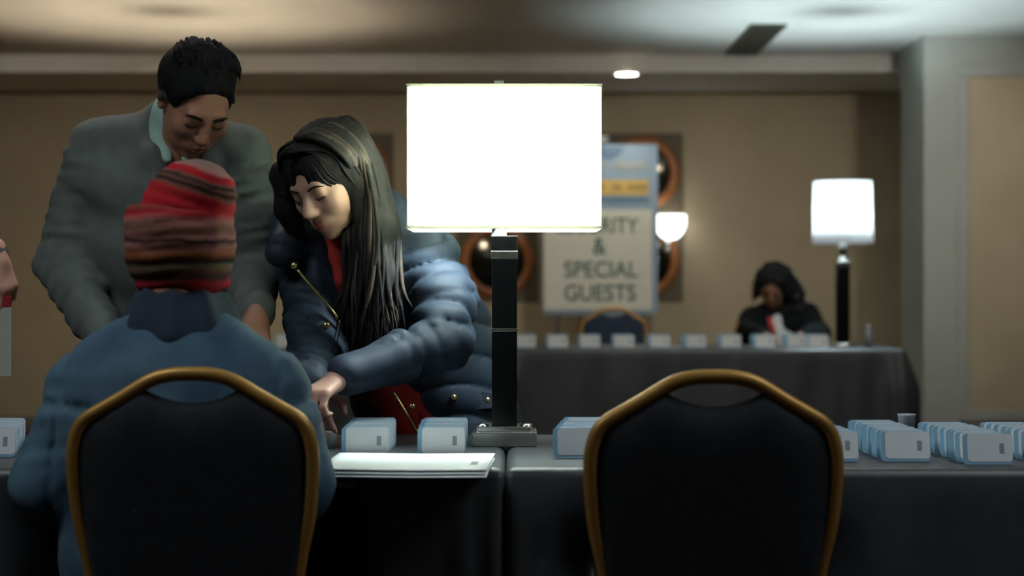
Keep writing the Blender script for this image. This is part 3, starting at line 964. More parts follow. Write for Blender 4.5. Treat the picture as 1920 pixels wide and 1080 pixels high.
for x0, x1 in ((1040, 1076), (1082, 1132), (1148, 1164), (1176, 1214)): pb('printed_word', x0, 346, x1, 356, -0.0092, 0.0006, M['olive'], band)
pb('printed_line', 1034, 371, 1216, 379, -0.0075, 0.001, M['poster_dark'], board)
sheet = pb('white_sheet', 1020, 393, 1222, 581, -0.0078, 0.0014, M['sheet'], board)
def text(body, px, py, h, width, m, parent, yd):
    cu = bpy.data.curves.new('lettering', 'FONT')
    cu.body = body; cu.align_x = 'CENTER'; cu.align_y = 'CENTER'; cu.size = 1.0; cu.extrude = 0.002; cu.offset = 0.012
    to = bpy.data.objects.new('lettering_tmp', cu); COL.objects.link(to)
    bpy.context.view_layer.update()
    me = bpy.data.meshes.new_from_object(to.evaluated_get(bpy.context.evaluated_depsgraph_get()))
    bpy.data.objects.remove(to)
    xs = [v.co.x for v in me.vertices]; ys = [v.co.y for v in me.vertices]
    sx = width / (max(xs) - min(xs)); sy = h / (max(ys) - min(ys))
    mx = (max(xs) + min(xs)) / 2; my = (max(ys) + min(ys)) / 2
    x0, z0 = q(px, py)
    for v in me.vertices:
        v.co = Vector((x0 + (v.co.x - mx) * sx, yd - v.co.z * 0.4, z0 + (v.co.y - my) * sy))
    me.materials.clear(); me.materials.append(m)
    o = bpy.data.objects.new('lettering', me); COL.objects.link(o); o.parent = parent
    return o
text('SECURITY', 1121, 423, 30 / sP, 152 / sP, M['green_ink'], sheet, -0.0095)
text('&', 1124, 462, 32 / sP, 26 / sP, M['green_ink'], sheet, -0.0095)
text('SPECIAL', 1127, 505, 31 / sP, 138 / sP, M['green_ink'], sheet, -0.0095)
text('GUESTS', 1125, 549, 31 / sP, 134 / sP, M['green_ink'], sheet, -0.0095)
for x0, x1 in ((1047, 1030), (1205, 1222)):
    a = q(x0, 590); b = q(x1, 533 + CZ * sP - 2)
    t0 = q(1126 + (x0 - 1126) * 0.2, 262)
    G().tube([(t0[0], 0.03, t0[1]), (a[0], 0.02, a[1]), (b[0], -0.06, 0.008)], 0.012, 8).build('easel_leg', M['metal'], ps, True)
t0 = q(1126, 264)
G().tube([(t0[0], 0.03, t0[1]), (t0[0], 0.5, 0.008)], 0.012, 8).build('easel_leg', M['metal'], ps, True)
G().box((0, 0.0, q(0, 592)[1]), (0.36, 0.028, 0.008), 0.003).build('easel_ledge', M['metal'], ps)
G().box((0.01, 0.012, q(0, 262)[1]), (0.045, 0.022, 0.03), 0.008).build('easel_clamp', M['black_gloss'], ps)

# ================================================================== BADGES AND PAPERS ON THE TABLES
def badge_proto(w_, h):
    """one name badge in a clear blue edged sleeve, standing on its long edge"""
    rr = 0.008
    o = []
    for cx, cz, a0 in ((w_ / 2 - rr, h - rr, 0), (-w_ / 2 + rr, h - rr, 90), (-w_ / 2 + rr, rr, 180), (w_ / 2 - rr, rr, 270)):
        for k in range(4):
            a = math.radians(a0 + 30 * k)
            o.append((cx + rr * math.cos(a), cz + rr * math.sin(a)))
    sl = [(x * 1.0, z) for x, z in o]
    root = G().prism(sl, -0.0012, 0.0012).build('name_badge', M['card_blue'])
    inn = [(x * 0.90 + 0.004, 0.005 + (z) * 0.90) for x, z in o]
    cd = G().prism(inn, -0.0019, 0.0019).build('name_card', M['card'], root)
    G().box((w_ * 0.28, -0.0021, h * 0.52), (0.0045, 0.0003, h * 0.16)).build('print', M['ink'], cd)
    return root
ORD = ('first', 'second', 'third', 'fourth', 'fifth', 'sixth', 'seventh', 'eighth', 'ninth')
def badge_row(proto, x, y0, y1, n, label, group, rz=0.0, x2=None, first=None):
    x2 = x if x2 is None else x2
    for i in range(n):
        t = i / max(1, n - 1)
        o = copy_tree(proto, None, None) if not (first and i == 0) else proto
        o.location = (x + (x2 - x) * t + random.uniform(-0.002, 0.002), y0 + (y1 - y0) * t + random.uniform(-0.003, 0.003), ZC + 0.001)
        o.rotation_euler = (random.uniform(-0.24, -0.10), 0, rz + random.uniform(-0.05, 0.05))
        tag(o, ORD[i] + ' from front, ' + label, 'badge', group)
pn = badge_proto(0.098, 0.060)
def row_at(pxf, Df, pxb, Db): return (pxf - 960) * Df / F, (pxb - 960) * Db / F
G1 = 'name badges in rows on the near table'
x, x2 = row_at(686, 3.38, 702, 3.61); badge_row(pn, x, 3.38, 3.61, 8, 'white name badge in the row right of the seated person', G1, 0.08, x2, True)
x, x2 = row_at(827, 3.38, 834, 3.61); badge_row(pn, x, 3.38, 3.61, 8, 'white name badge in the row just left of the lamp base', G1, 0.0, x2)
x, x2 = row_at(1082, 3.35, 1098, 3.62); badge_row(pn, x, 3.35, 3.62, 9, 'white badge in the row between lamp base and empty chair', G1, 0.06, x2)
x, x2 = row_at(1565, 3.28, 1510, 3.52); badge_row(pn, x, 3.28, 3.52, 9, 'white name badge in the row mostly hidden by the empty chair', G1, 0.0, x2)
x, x2 = row_at(1698, 3.28, 1634, 3.55); badge_row(pn, x, 3.28, 3.55, 9, 'white name badge in the first full row right of the empty chair', G1, 0.0, x2)
x, x2 = row_at(1852, 3.22, 1766, 3.50); badge_row(pn, x, 3.22, 3.50, 9, 'white name badge in the second full row right of the empty chair', G1, 0.0, x2)
x, x2 = row_at(1992, 3.22, 1884, 3.50); badge_row(pn, x, 3.22, 3.50, 9, 'white name badge in the row cut by the right edge', G1, 0.0, x2)
x, x2 = row_at(-16, 3.36, 4, 3.60); badge_row(pn, x, 3.36, 3.60, 8, 'white name badge in the row cut by the left edge', G1, 0.0, x2)
pf = badge_proto(0.118, 0.072)
G2 = 'name badges in rows on the far table'
far_lab = {985: 'closest to the black lamp stem', 1045: 'left of the navy chair', 1106: 'before the left half of the navy chair', 1170: 'before the right half of the navy chair',
           1237: 'just right of the navy chair', 1303: 'halfway between navy chair and seated woman', 1370: 'at the left elbow of the seated woman', 1434: 'in front of the seated woman',
           1494: 'in front of the shoulder of the seated woman', 1534: 'next to the round shaded lamp'}
first = True
for px in far_lab:
    x = (px - 960) * 9.12 / F
    badge_row(pf, x, 9.12, 9.26, 5, 'far table name badge ' + far_lab[px], G2, random.uniform(-0.1, 0.1), None, first)
    first = False
for px in (535, 470):
    x = (px - 960) * 9.12 / F
    badge_row(pf, x, 9.12, 9.26, 5, 'far table name badge seen between the man and the woman, %s row' % ('right' if px == 535 else 'left'), G2, 0.05)

def sheet_obj(cx, cy, z, hx, hy, rz, label, droop, m=None, grp='white papers on the near table'):
    n, k = 16, 16; V = []; Fc = []
    for s_ in (0, 1):
        for j in range(k + 1):
            for i in range(n + 1):
                u = -1 + 2 * i / n; v = -1 + 2 * j / k
                x = u * hx; y = v * hy
                wy = cy + y
                over = max(0.0, (YN0 + 0.01) - wy)
                zz = z + 0.0006 * math.sin(u * 3 + cx * 9) * (1 if droop else 0) + (0.0012 if s_ else 0) - over * over * droop
                V.append((x, y, zz - z))
    m_ = n + 1; off = (k + 1) * m_
    for j in range(k):
        for i in range(n):
            a = j * m_ + i
            Fc.append((a, a + m_, a + m_ + 1, a + 1)); Fc.append((off + a, off + a + 1, off + a + m_ + 1, off + a + m_))
    ring = [i for i in range(n)] + [j * m_ + n for j in range(k)] + [k * m_ + i for i in range(n, 0, -1)] + [j * m_ for j in range(k, 0, -1)]
    for a, b in zip(ring, ring[1:] + ring[:1]): Fc.append((a, b, b + off, a + off))
    o = mk('paper_sheet', V, Fc, m or M['paper'], None, True, loc=(cx, cy, z))
    o.rotation_euler = (0, 0, rz)
    return tag(o, label, 'paper', grp)
sheet_obj(-0.198, 3.180, ZC + 0.0016, 0.158, 0.145, -0.045, 'lowest white sheet of the stack, its edge showing over the table edge', 0.25)
sheet_obj(-0.200, 3.190, ZC + 0.0046, 0.157, 0.145, -0.035, 'middle white sheet of the stack over the table edge', 0.15)
tp = sheet_obj(-0.198, 3.202, ZC + 0.0086, 0.158, 0.146, -0.04, 'top white sheet of the stack over the table edge', 0.05)
G().box((0.128, -0.035, 0.0014), (0.007, 0.03, 0.0003)).build('print', M['poster_orange'], tp)

cp = P(619, 829, 3.55)
g = G().lathe([(0.0105, 0.0), (0.016, 0.034), (0.0168, 0.035), (0.0158, 0.0352), (0.0100, 0.0015), (0.0005, 0.001)], n=24)
tag(g.build('paper_cup', M['paper'], None, True, (cp.x, 3.55, ZC + 0.0005)), 'tiny white paper cup on the near table beside the seated person', 'cup')
cp = P(1700, 803, 3.80)
g = G().lathe([(0.016, 0.0), (0.020, 0.050), (0.0215, 0.053), (0.0195, 0.052), (0.0155, 0.003), (0.0005, 0.002)], n=24)
M['frost'] = mat('frosted_plastic', (150, 156, 166), 0.35, var=0.05)
tag(g.build('plastic_cup', M['frost'], None, True, (cp.x, 3.80, ZC + 0.0005)), 'small frosted grey cup behind the badges near the pale wall', 'cup')
cp = P(1597, 640, 9.30)
g = G().lathe([(0.016, 0.0), (0.018, 0.06), (0.014, 0.09), (0.008, 0.105), (0.009, 0.125), (0.001, 0.127)], n=20)
tag(g.build('water_bottle', M['frost'], None, True, (1.99, 9.22, ZC + 0.0005)), 'small pale bottle beside the stem of the round shaded lamp', 'bottle')

# ================================================================== PEOPLE
def person(loc, label):
    return empty('person', loc, label, 'person')
def tube_locks(paths, radii, n=6):
    g = G()
    for pts, r0, mi in paths:
        sp = spline(pts, 5)
        m = len(sp)
        rs = [r0 * (0.75 + 0.5 * math.sin(math.pi * min(1, 0.15 + 0.85 * i / (m - 1)))) * (1.0 if i < m - 4 else (m - 1 - i + 0.3) / 4.5) for i in range(m)]
        g.tube(sp, rs, n, mi)
    return g
def legs_and_shoes(root, base, hips, knees, ankles, m, r=(0.105, 0.075, 0.055), toe=(0, -0.16, 0), vox=0.012, pelvis=None):
    s = SDF(vox)
    b = np.array(base)
    for h, k_, a in zip(hips, knees, ankles):
        s.chain([h, k_, a], list(r), k=0.03)
    hp = [np.array(h) for h in hips]
    s.cap(hp[0], hp[1], r[0] * 1.12, k=0.05)
    s.mesh('trousers', m, root, base)
    for a in ankles:
        s = SDF(0.009)
        a = np.array(a, float)
        t = a + np.array(toe)
        z = 0.045
        s.cap((a[0], a[1], z + 0.015), (t[0], t[1], z - 0.008), 0.046, 0.036, k=0.02)
        s.cap((a[0], a[1], z + 0.02), (a[0], a[1], max(0.1, min(a[2], 0.12))), 0.045, 0.05, k=0.02)
        lo = np.array([-9, -9, -9.0]); 
        s.half((0, 0, 0.004), (0, 0, -1), np.minimum(a, t) - 0.3, np.maximum(a, t) + 0.3, 0.002)
        s.mesh('shoe', M['shoe'], root, base)

# ------------------------------------------------------------------ the man in the grey suit
def man():
    base = (-0.84, 4.18, 0.0)
    root = person(base, 'person in a grey suit jacket with short black hair, standing and looking down')
    side = (0.98, 0.2, 0)
    hc = np.array((-0.752, 3.934, 1.538))
    R = frame((0.354, -0.612, -0.707), (0.36, -0.55, 0.75))
    b = SDF(0.0045)
    T = head(b, hc, R, 1.03)
    b.chain([T(0, -0.035, -0.03), (-0.80, 4.03, 1.45), (-0.83, 4.09, 1.33)], [0.060, 0.064, 0.075], k=0.03)
    b.loft([((-0.835, 4.06, 1.38), (0.17, 0.09)), ((-0.845, 4.11, 1.22), (0.15, 0.10)), ((-0.845, 4.17, 1.0), (0.14, 0.10))], side, 0.04)
    SR, ER, WR = (-1.02, 4.08, 1.42), (-1.105, 4.06, 1.145), (-0.935, 3.86, 0.950)
    SL, EL, WL = (-0.668, 4.05, 1.405), (-0.640, 4.06, 1.135), (-0.598, 3.86, 1.035)
    b.chain([SR, ER, WR], [0.055, 0.042, 0.029], k=0.03)
    b.chain([SL, EL, WL], [0.055, 0.042, 0.029], k=0.03)
    v = lambda a, c: Vector(c) - Vector(a)
    hand(b, Vector(WR) + v(ER, WR).normalized() * 0.03, (0.45, -0.55, -0.70), (-0.5, -0.6, 0.6), left=False, curls=(22, 24, 26, 28))
    hand(b, Vector(WL) + v(EL, WL).normalized() * 0.03, (0.02, -0.50, -0.86), (0.35, -0.80, 0.45), left=True, curls=(38, 42, 46, 50))
    b.mesh('body', M['skin_man'], root, base)
    features(T, root, base, 1.03, M['lip_man'], M['hair'], M['lash'])
    # shirt: shows at the neck
    s = SDF(0.007)
    s.loft([((-0.835, 4.07, 1.35), (0.155, 0.080)), ((-0.845, 4.10, 1.20), (0.165, 0.112)), ((-0.845, 4.16, 1.02), (0.155, 0.112))], side, 0.04)
    s.cap((-0.825, 4.065, 1.40), (-0.802, 4.018, 1.505), 0.075, 0.075, k=0.03)
    s.chain([(-0.868, 4.03, 1.495), (-0.850, 3.990, 1.445), (-0.822, 3.950, 1.400)], [0.020, 0.022, 0.014], k=0.015)
    s.chain([(-0.735, 4.02, 1.485), (-0.745, 3.985, 1.44), (-0.778, 3.948, 1.400)], [0.020, 0.022, 0.014], k=0.015)
    s.mesh('shirt', M['shirt'], root, base)
    # jacket
    s = SDF(0.0075)
    def sl(X, Y, Z, t): return 0.006 * np.sin(t * 26 + X * 30) * np.sin(Z * 40 + Y * 25) + 0.004 * wob(X, Y, Z, 2.2)
    s.loft([((-0.83, 4.075, 1.435), (0.165, 0.075)), ((-0.838, 4.08, 1.345), (0.215, 0.125)), ((-0.845, 4.10, 1.20), (0.205, 0.138)), ((-0.845, 4.16, 1.02), (0.19, 0.135)), ((-0.845, 4.20, 0.84), (0.205, 0.142))], side, 0.04)
    s.chain([SR, (-1.07, 4.085, 1.27), ER], [0.079, 0.073, 0.066], k=0.035, disp=sl)
    s.chain([ER, WR], [0.066, 0.047], k=0.02, disp=sl)
    s.chain([SL, (-0.645, 4.06, 1.26), EL], [0.079, 0.072, 0.066], k=0.035, disp=sl)
    s.chain([EL, WL], [0.066, 0.048], k=0.02, disp=sl)
    s.cap((-0.835, 4.10, 1.42), (-0.825, 4.060, 1.500), 0.088, 0.074, k=0.03)
    s.cap((-0.86, 4.075, 1.475), (-1.01, 4.08, 1.452), 0.055, 0.05, k=0.04)
    s.cap((-0.80, 4.065, 1.465), (-0.67, 4.055, 1.435), 0.055, 0.05, k=0.04)
    s.chain([(-0.835, 4.115, 1.50), (-0.895, 4.08, 1.49), (-0.905, 4.03, 1.46), (-0.862, 3.972, 1.40), (-0.812, 3.952, 1.26)], [0.026, 0.028, 0.030, 0.032, 0.016], k=0.02)
    s.chain([(-0.835, 4.115, 1.50), (-0.76, 4.085, 1.485), (-0.715, 4.03, 1.45), (-0.735, 3.968, 1.39), (-0.785, 3.948, 1.26)], [0.026, 0.028, 0.030, 0.030, 0.016], k=0.02)
    s.cap((-0.775, 3.93, 1.49), (-0.795, 3.955, 1.20), 0.046, 0.012, k=0.012, op='sub', mi=-1)
    s.cap((-0.765, 3.955, 1.50), (-0.745, 3.91, 1.58), 0.066, 0.105, k=0.01, op='sub', mi=-1)
    s.post.append(lambda X, Y, Z: -0.004 * wob(X, Y, Z, 1.1, 2.0) - 0.003 * wob(X, Y, Z, 2.3, 1.0))
    jk = s.mesh('jacket', M['suit'], root, base)
    # lapels
    for sg in (-1, 1):
        g = G()
        o = [(sg * 0.070, 1.470), (sg * 0.120, 1.405), (sg * 0.105, 1.375), (sg * 0.122, 1.355), (sg * 0.02, 1.175), (sg * 0.012, 1.195), (sg * 0.052, 1.40)]
        V = []
        for th in (0, 0.006):
            for x, z in o:
                cyy = 4.08 + max(0.0, 1.335 - z) * 0.15; ryy = 0.127 + max(0.0, 1.335 - z) * 0.09 - max(0.0, z - 1.36) * 0.42; yy = cyy - ryy * math.sqrt(max(0.05, 1 - ((x + 0.03) / 0.215) ** 2)) - 0.004 - th
                V.append((-0.81 + x - base[0], yy - base[1], z))
        n = len(o)
        fs = [tuple(range(n)), tuple(range(2 * n - 1, n - 1, -1))] + [(i, n + i, n + (i + 1) % n, (i + 1) % n) for i in range(n)]
        g.add(V, fs).build('lapel', M['suit'], jk)
    # hair: dark cap with a receding hairline, grey at the temples
    s = SDF(0.0045)
    s.ell(T(-0.004, -0.017, 0.039), np.array((0.090, 0.105, 0.093)) * 1.03, R, k=0)
    for sg in (-1, 1):
        s.ell(T(sg * 0.080, 0.006, 0.012), (0.012, 0.024, 0.034), R, k=0.01, mi=1)
        s.ell(T(sg * 0.085, 0.035, -0.045), np.array((0.05, 0.055, 0.058)), R, k=0.01, op='sub', mi=-1)
    s.ell(T(0, 0.098, -0.006), np.array((0.105, 0.062, 0.096)), R, k=0.012, op='sub', mi=-1)
    s.ell(T(0, 0.0, -0.115), np.array((0.12, 0.14, 0.072)), R, k=0.012, op='sub', mi=-1)
    Ri = R.T
    def strands(X, Y, Z):
        q = Ri @ np.stack([X - hc[0], Y - hc[1], Z - hc[2]])
        return -0.0035 * np.sin(q[0] * 190 + 3 * np.sin(q[1] * 30)) * np.cos(q[1] * 20) - 0.004 * wob(q[0], q[1], q[2], 2.0)
    s.post.append(strands)
    hr = s.mesh('hair', [M['hair'], M['hair_grey']], root, base, 1)
    rng = random.Random(5)
    paths = []
    L = lambda *p: Vector(T(*p)) - Vector(base)
    for i in range(70):
        x = rng.uniform(-0.07, 0.07); w_ = rng.uniform(-0.012, 0.012)
        zz = lambda xx, yy: 0.038 + 0.097 * math.sqrt(max(0.02, 1 - (xx / 0.095) ** 2 - ((yy + 0.022) / 0.112) ** 2)) + rng.uniform(-0.004, 0.002)
        y0 = rng.uniform(-0.08, 0.0); y1 = rng.uniform(0.02, 0.064 - 1.3 * max(0.0, abs(x) - 0.015))
        paths.append(([L(x * 0.9, y0, zz(x * 0.9, y0)), L(x + w_ * 0.5, (y0 + y1) / 2, zz(x, (y0 + y1) / 2)), L(x + w_, y1, zz(x + w_, y1))], rng.uniform(0.004, 0.007), 0))
    tube_locks(paths, None).build('hair_locks', M['hair'], hr, True)
    legs_and_shoes(root, base, [(-0.93, 4.22, 0.88), (-0.76, 4.22, 0.88)], [(-0.94, 4.20, 0.48), (-0.75, 4.20, 0.48)], [(-0.95, 4.26, 0.09), (-0.74, 4.26, 0.09)], M['trouser'])
man()

# ------------------------------------------------------------------ the woman leaning over the table
def woman():
    base = (-0.22, 4.14, 0.0)
    root = person(base, 'person with long dark hair in a navy puffer jacket, leaning over the near table')
    side = (0.86, -0.5, 0)
    fwd = (-0.47, -0.72, -0.52)
    hc = np.array((-0.4125, 3.748, 1.3385))
    R = frame(fwd, (-0.36, -0.34, 0.87))
    b = SDF(0.0045)
    T = head(b, hc, R, 1.0, fem=True)
    b.chain([T(0, -0.03, -0.03), (-0.385, 3.86, 1.24), (-0.36, 3.92, 1.16)], [0.050, 0.052, 0.07], k=0.03)
    b.loft([((-0.36, 3.93, 1.17), (0.14, 0.08)), ((-0.32, 3.99, 1.06), (0.13, 0.09)), ((-0.24, 4.08, 0.92), (0.13, 0.09)), ((-0.20, 4.13, 0.84), (0.14, 0.10))], side, 0.04)
    SL, EL, WL = (-0.205, 3.865, 1.165), (-0.150, 3.72, 0.972), (-0.350, 3.565, 0.905)
    SR, ER, WR = (-0.490, 3.985, 1.155), (-0.455, 3.86, 0.95), (-0.440, 3.64, 0.885)
    b.chain([SL, EL, WL], [0.045, 0.036, 0.025], k=0.03)
    b.chain([SR, ER, WR], [0.045, 0.036, 0.025], k=0.03)
    d = (Vector(WL) - Vector(EL)).normalized()
    hand(b, Vector(WL) + d * 0.022, (-0.62, -0.62, -0.42), (-0.25, -0.35, 0.90), left=True, curls=(42, 46, 50, 55), thumb=(0.45, 0.70, -0.65), tcurl=45, sc=0.93)
    d = (Vector(WR) - Vector(ER)).normalized()
    hand(b, Vector(WR) + d * 0.022, (0.10, -0.80, -0.55), (-0.3, -0.4, 0.85), left=False, curls=(35, 38, 42, 46), sc=0.93)
    b.mesh('body', M['skin_pale'], root, base)
    features(T, root, base, 1.0, M['lip'], M['hair_long'], M['lash'], True)
    # red knit under the jacket
    s = SDF(0.007)
    s.loft([((-0.365, 3.925, 1.175), (0.145, 0.090)), ((-0.33, 3.975, 1.07), (0.155, 0.118)), ((-0.26, 4.05, 0.94), (0.155, 0.125))], side, 0.04)
    s.chain([(-0.375, 3.88, 1.215), (-0.385, 3.850, 1.262)], [0.070, 0.062], k=0.02)
    s.mesh('black_top', M['lining'], root, base)
    s = SDF(0.008)
    s.loft([((-0.255, 4.055, 0.92), (0.156, 0.128)), ((-0.205, 4.12, 0.78), (0.175, 0.135)), ((-0.20, 4.14, 0.66), (0.18, 0.135))], side, 0.04)
    s.mesh('red_skirt', M['red'], root, base)
    # puffer jacket, open at the front
    s = SDF(0.006)
    def quilt(n, a):
        def f(X, Y, Z, t):
            ph = t * n + 0.35 * np.sin(X * 21 + Z * 13) + 0.25 * np.sin(Y * 33 + X * 11)
            return a * (np.abs(np.sin(math.pi * ph)) ** 0.45 - 0.7) + 0.003 * wob(X, Y, Z, 2.6)
        return f
    s.loft([((-0.365, 3.935, 1.185), (0.165, 0.115)), ((-0.335, 3.98, 1.10), (0.205, 0.155)), ((-0.255, 4.07, 0.97), (0.205, 0.158)), ((-0.195, 4.13, 0.84), (0.21, 0.160)), ((-0.185, 4.14, 0.735), (0.22, 0.165))], side, 0.04)
    UM = (np.array(SL) + np.array(EL)) / 2 + np.array((0.022, 0, 0.0))
    s.cap(SL, UM, 0.074, 0.068, k=0.03, disp=quilt(2.6, 0.020), pad=0.02)
    s.cap(UM, EL, 0.068, 0.058, k=0.02, disp=quilt(2.4, 0.020), pad=0.02)
    FM = (np.array(EL) * 0.45 + np.array(WL) * 0.55)
    s.cap(EL, FM, 0.058, 0.050, k=0.02, disp=quilt(3.0, 0.015), pad=0.02)
    s.cap(FM, WL, 0.051, 0.044, k=0.012, disp=lambda X, Y, Z, t: 0.003 * wob(X, Y, Z, 2.0), pad=0.01)
    # stand-up collar / hood bundle around the neck
    C = [(-0.53, 3.86, 1.185), (-0.515, 3.935, 1.235), (-0.42, 3.99, 1.27), (-0.31, 3.96, 1.265), (-0.255, 3.885, 1.225), (-0.285, 3.83, 1.17)]
    s.chain(C, [0.045, 0.052, 0.058, 0.058, 0.052, 0.036], k=0.03)
    # open front: cut a wedge from throat to hem
    f2 = Vector((-0.5, -0.86, 0)).normalized()
    for a, c, r0, r1 in (((-0.435, 3.80, 1.24), (-0.405, 3.83, 1.05), 0.070, 0.055), ((-0.405, 3.83, 1.05), (-0.335, 3.89, 0.90), 0.055, 0.065), ((-0.335, 3.89, 0.90), (-0.255, 3.955, 0.70), 0.065, 0.095)):
        s.cap(a, c, r0, r1, k=0.012, op='sub', mi=-1)
    s.cap(SR, ER, 0.076, 0.064, k=0.03, disp=quilt(4.5, 0.010), pad=0.02)
    s.cap(ER, WR, 0.064, 0.048, k=0.02, disp=quilt(4.0, 0.008), pad=0.02)
    s.post.append(lambda X, Y, Z: -0.010 * (np.abs(np.sin(Z * 42 + 3 * X + 1.3 * np.sin(X * 14))) ** 0.45 - 0.6) - 0.004 * wob(X, Y, Z, 1.6, 1.0))
    jk = s.mesh('puffer_jacket', M['puffer'], root, base, 1)
    bx = np.array(base)
    def local(p): return Vector(p) - Vector(base)
    # brass snaps and zip edge
    def snap(px, py, D, r=0.0085):
        p = P(px, py, D); g = G()
        g.lathe([(r, -0.004), (r, 0.003), (r * 0.6, 0.006), (0.0005, 0.007)], n=16)
        g.v = [(x, -z, y) for x, y, z in g.v]
        o = g.build('snap_button', M['brass'], jk, True)
        o.location = local(p)
    for a in ((517, 472, 3.835), (552, 498, 3.80), (612, 610, 3.815), (773, 762, 3.935), (851, 745, 3.93), (914, 750, 3.96)): snap(*a)
    zp = spline([P(558, 506, 3.80), P(590, 545, 3.81), P(625, 585, 3.82), P(640, 612, 3.83)], 6)
    G().tube([local(q) for q in zp], 0.0035, 6).build('zip_edge', M['brass'], jk, True)
    zp = spline([P(738, 735, 3.935), P(762, 775, 3.925), P(785, 815, 3.93)], 6)
    G().tube([local(q) for q in zp], 0.0035, 6).build('zip_edge', M['brass'], jk, True)
    # pocket flap
    g = G()
    o = [(845, 728), (925, 738), (925, 765), (880, 768), (842, 756)]
    V = [local(P(x, y, 3.955)) for x, y in o] + [local(P(x, y, 3.985)) for x, y in o]
    n = len(o)
    g.add(V, [tuple(range(n)), tuple(range(2 * n - 1, n - 1, -1))] + [(i, n + i, n + (i + 1) % n, (i + 1) % n) for i in range(n)]).build('pocket_flap', M['puffer'], jk)
    # red scarf end hanging from the neck
    s = SDF(0.005)
    s.chain([P(628, 440, 3.80), P(634, 480, 3.775), P(643, 525, 3.78), P(648, 560, 3.80)], [0.022, 0.020, 0.018, 0.010], k=0.01)
    s.chain([P(628, 446, 3.82), (-0.345, 3.86, 1.235), (-0.33, 3.92, 1.25)], [0.024, 0.028, 0.028], k=0.01)
    s.mesh('red_scarf', M['red'], root, base)
    # long hair
    s = SDF(0.006)
    s.ell(T(0, -0.022, 0.036), np.array((0.090, 0.108, 0.096)), R, k=0)
    s.ell(T(0, -0.06, -0.02), np.array((0.085, 0.075, 0.10)), R, k=0.03)
    s.chain([T(0.050, -0.01, 0.05), P(672, 335, 3.765), P(700, 430, 3.735), P(702, 520, 3.715), P(700, 590, 3.70)], [0.040, 0.048, 0.048, 0.042, 0.024], k=0.05)
    s.chain([T(-0.075, 0.02, 0.04), P(533, 330, 3.785), P(540, 390, 3.81), P(556, 440, 3.85)], [0.032, 0.030, 0.028, 0.022], k=0.02)
    s.ell(T(-0.005, 0.106, -0.035), np.array((0.057, 0.050, 0.100)), R, k=0.012, op='sub', mi=-1)
    s.ell(T(0.010, 0.085, -0.09), np.array((0.058, 0.065, 0.085)), R, k=0.012, op='sub', mi=-1)
    def strands(X, Y, Z): return -0.0012 * np.sin(X * 330 + 4 * np.sin(Z * 18) + Y * 60) - 0.003 * wob(X, Y, Z, 1.6)
    s.post.append(strands)
    hr = s.mesh('hair', M['hair_long'], root, base, 1)
    rng = random.Random(3)
    paths = []
    L = lambda p: Vector(p) - Vector(base)
    Tv = lambda *p: Vector(T(*p))
    for i in range(190):
        u = rng.random(); dd = rng.uniform(-0.02, 0.055)
        x1 = 655 + 75 * u; x2 = 652 + 92 * u + rng.uniform(-8, 8); x3 = 655 + 90 * u + rng.uniform(-15, 15); x4 = x3 + rng.uniform(-25, 22)
        dep = 3.662 + 0.07 * abs(u - 0.5) * 2 + dd * 0.6
        ye = rng.uniform(575, 665)
        paths.append(([L(Tv(0.008 + 0.03 * u, 0.055 - 0.13 * u, 0.131 - 0.02 * u)), L(Tv(0.052 + 0.012 * u, 0.045 - 0.13 * u, 0.120 - 0.02 * u)), L(Tv(0.099, 0.03 - 0.10 * u, 0.048)), L(P(x1, 350, dep + 0.03)), L(P(x2, 450, dep)), L(P(x3, 540, dep - 0.01 + rng.uniform(-0.012, 0.012))), L(P(x4, ye, dep - 0.012))], rng.uniform(0.0035, 0.0065), 0 if rng.random() < 0.80 else 1))
    for i in range(45):
        u = rng.random()
        paths.append(([L(Tv(0.005 - 0.01 * u, 0.055 - 0.12 * u, 0.124 - 0.02 * u)), L(Tv(-0.05, 0.055 - 0.11 * u, 0.108 - 0.01 * u)), L(Tv(-0.088, 0.045 - 0.08 * u, 0.055)), L(Tv(-0.092, 0.055 - 0.07 * u, 0.0)), L(P(522 + 22 * u, 360, 3.775)), L(P(530 + 26 * u, 405, 3.80)), L(P(540 + 26 * u, 440 + rng.uniform(-10, 10), 3.84))], rng.uniform(0.003, 0.006), 0))
    for i in range(90):
        u = rng.uniform(0.15, 1) * rng.choice((-1, 1)); v = rng.uniform(-0.02, 0.03)
        paths.append(([L(Tv(0.008, 0.058 + v, 0.121 - v * 0.3)), L(Tv(0.052 * u, 0.052 + v - 0.02 * abs(u), 0.119 - 0.02 * abs(u))), L(Tv(0.090 * u, 0.030 + v - 0.02 * abs(u), 0.075)), L(Tv(0.098 * u, 0.005 + v, 0.015)), L(Tv(0.095 * u, -0.02 + v, -0.06))], rng.uniform(0.0025, 0.0045), 0))
    def fy(x, z): return -0.022 + 0.110 * math.sqrt(max(0.03, 1 - (x / 0.092) ** 2 - ((z - 0.036) / 0.099) ** 2))
    for i in range(110):
        u = rng.uniform(0.25, 1) * rng.choice((-1, 1)); z0 = rng.uniform(0.088, 0.124)
        pts = []
        for x, z in ((0.006, z0), (u * 0.040, z0 - 0.010), (u * 0.068, z0 - 0.038), (u * 0.083, z0 - 0.075), (u * 0.089, z0 - 0.12)):
            pts.append(L(Tv(x, fy(x, z) + rng.uniform(-0.001, 0.0025), z)))
        paths.append((pts, rng.uniform(0.0022, 0.004), 0))
    tube_locks(paths, None).build('hair_locks', [M['hair_long'], M['hair_end']], hr, True)
    legs_and_shoes(root, base, [(-0.28, 4.17, 0.86), (-0.13, 4.15, 0.86)], [(-0.29, 4.16, 0.47), (-0.12, 4.15, 0.47)], [(-0.30, 4.24, 0.09), (-0.11, 4.23, 0.09)], M['trouser'], (0.1, 0.07, 0.05), (-0.06, -0.14, 0))
woman()

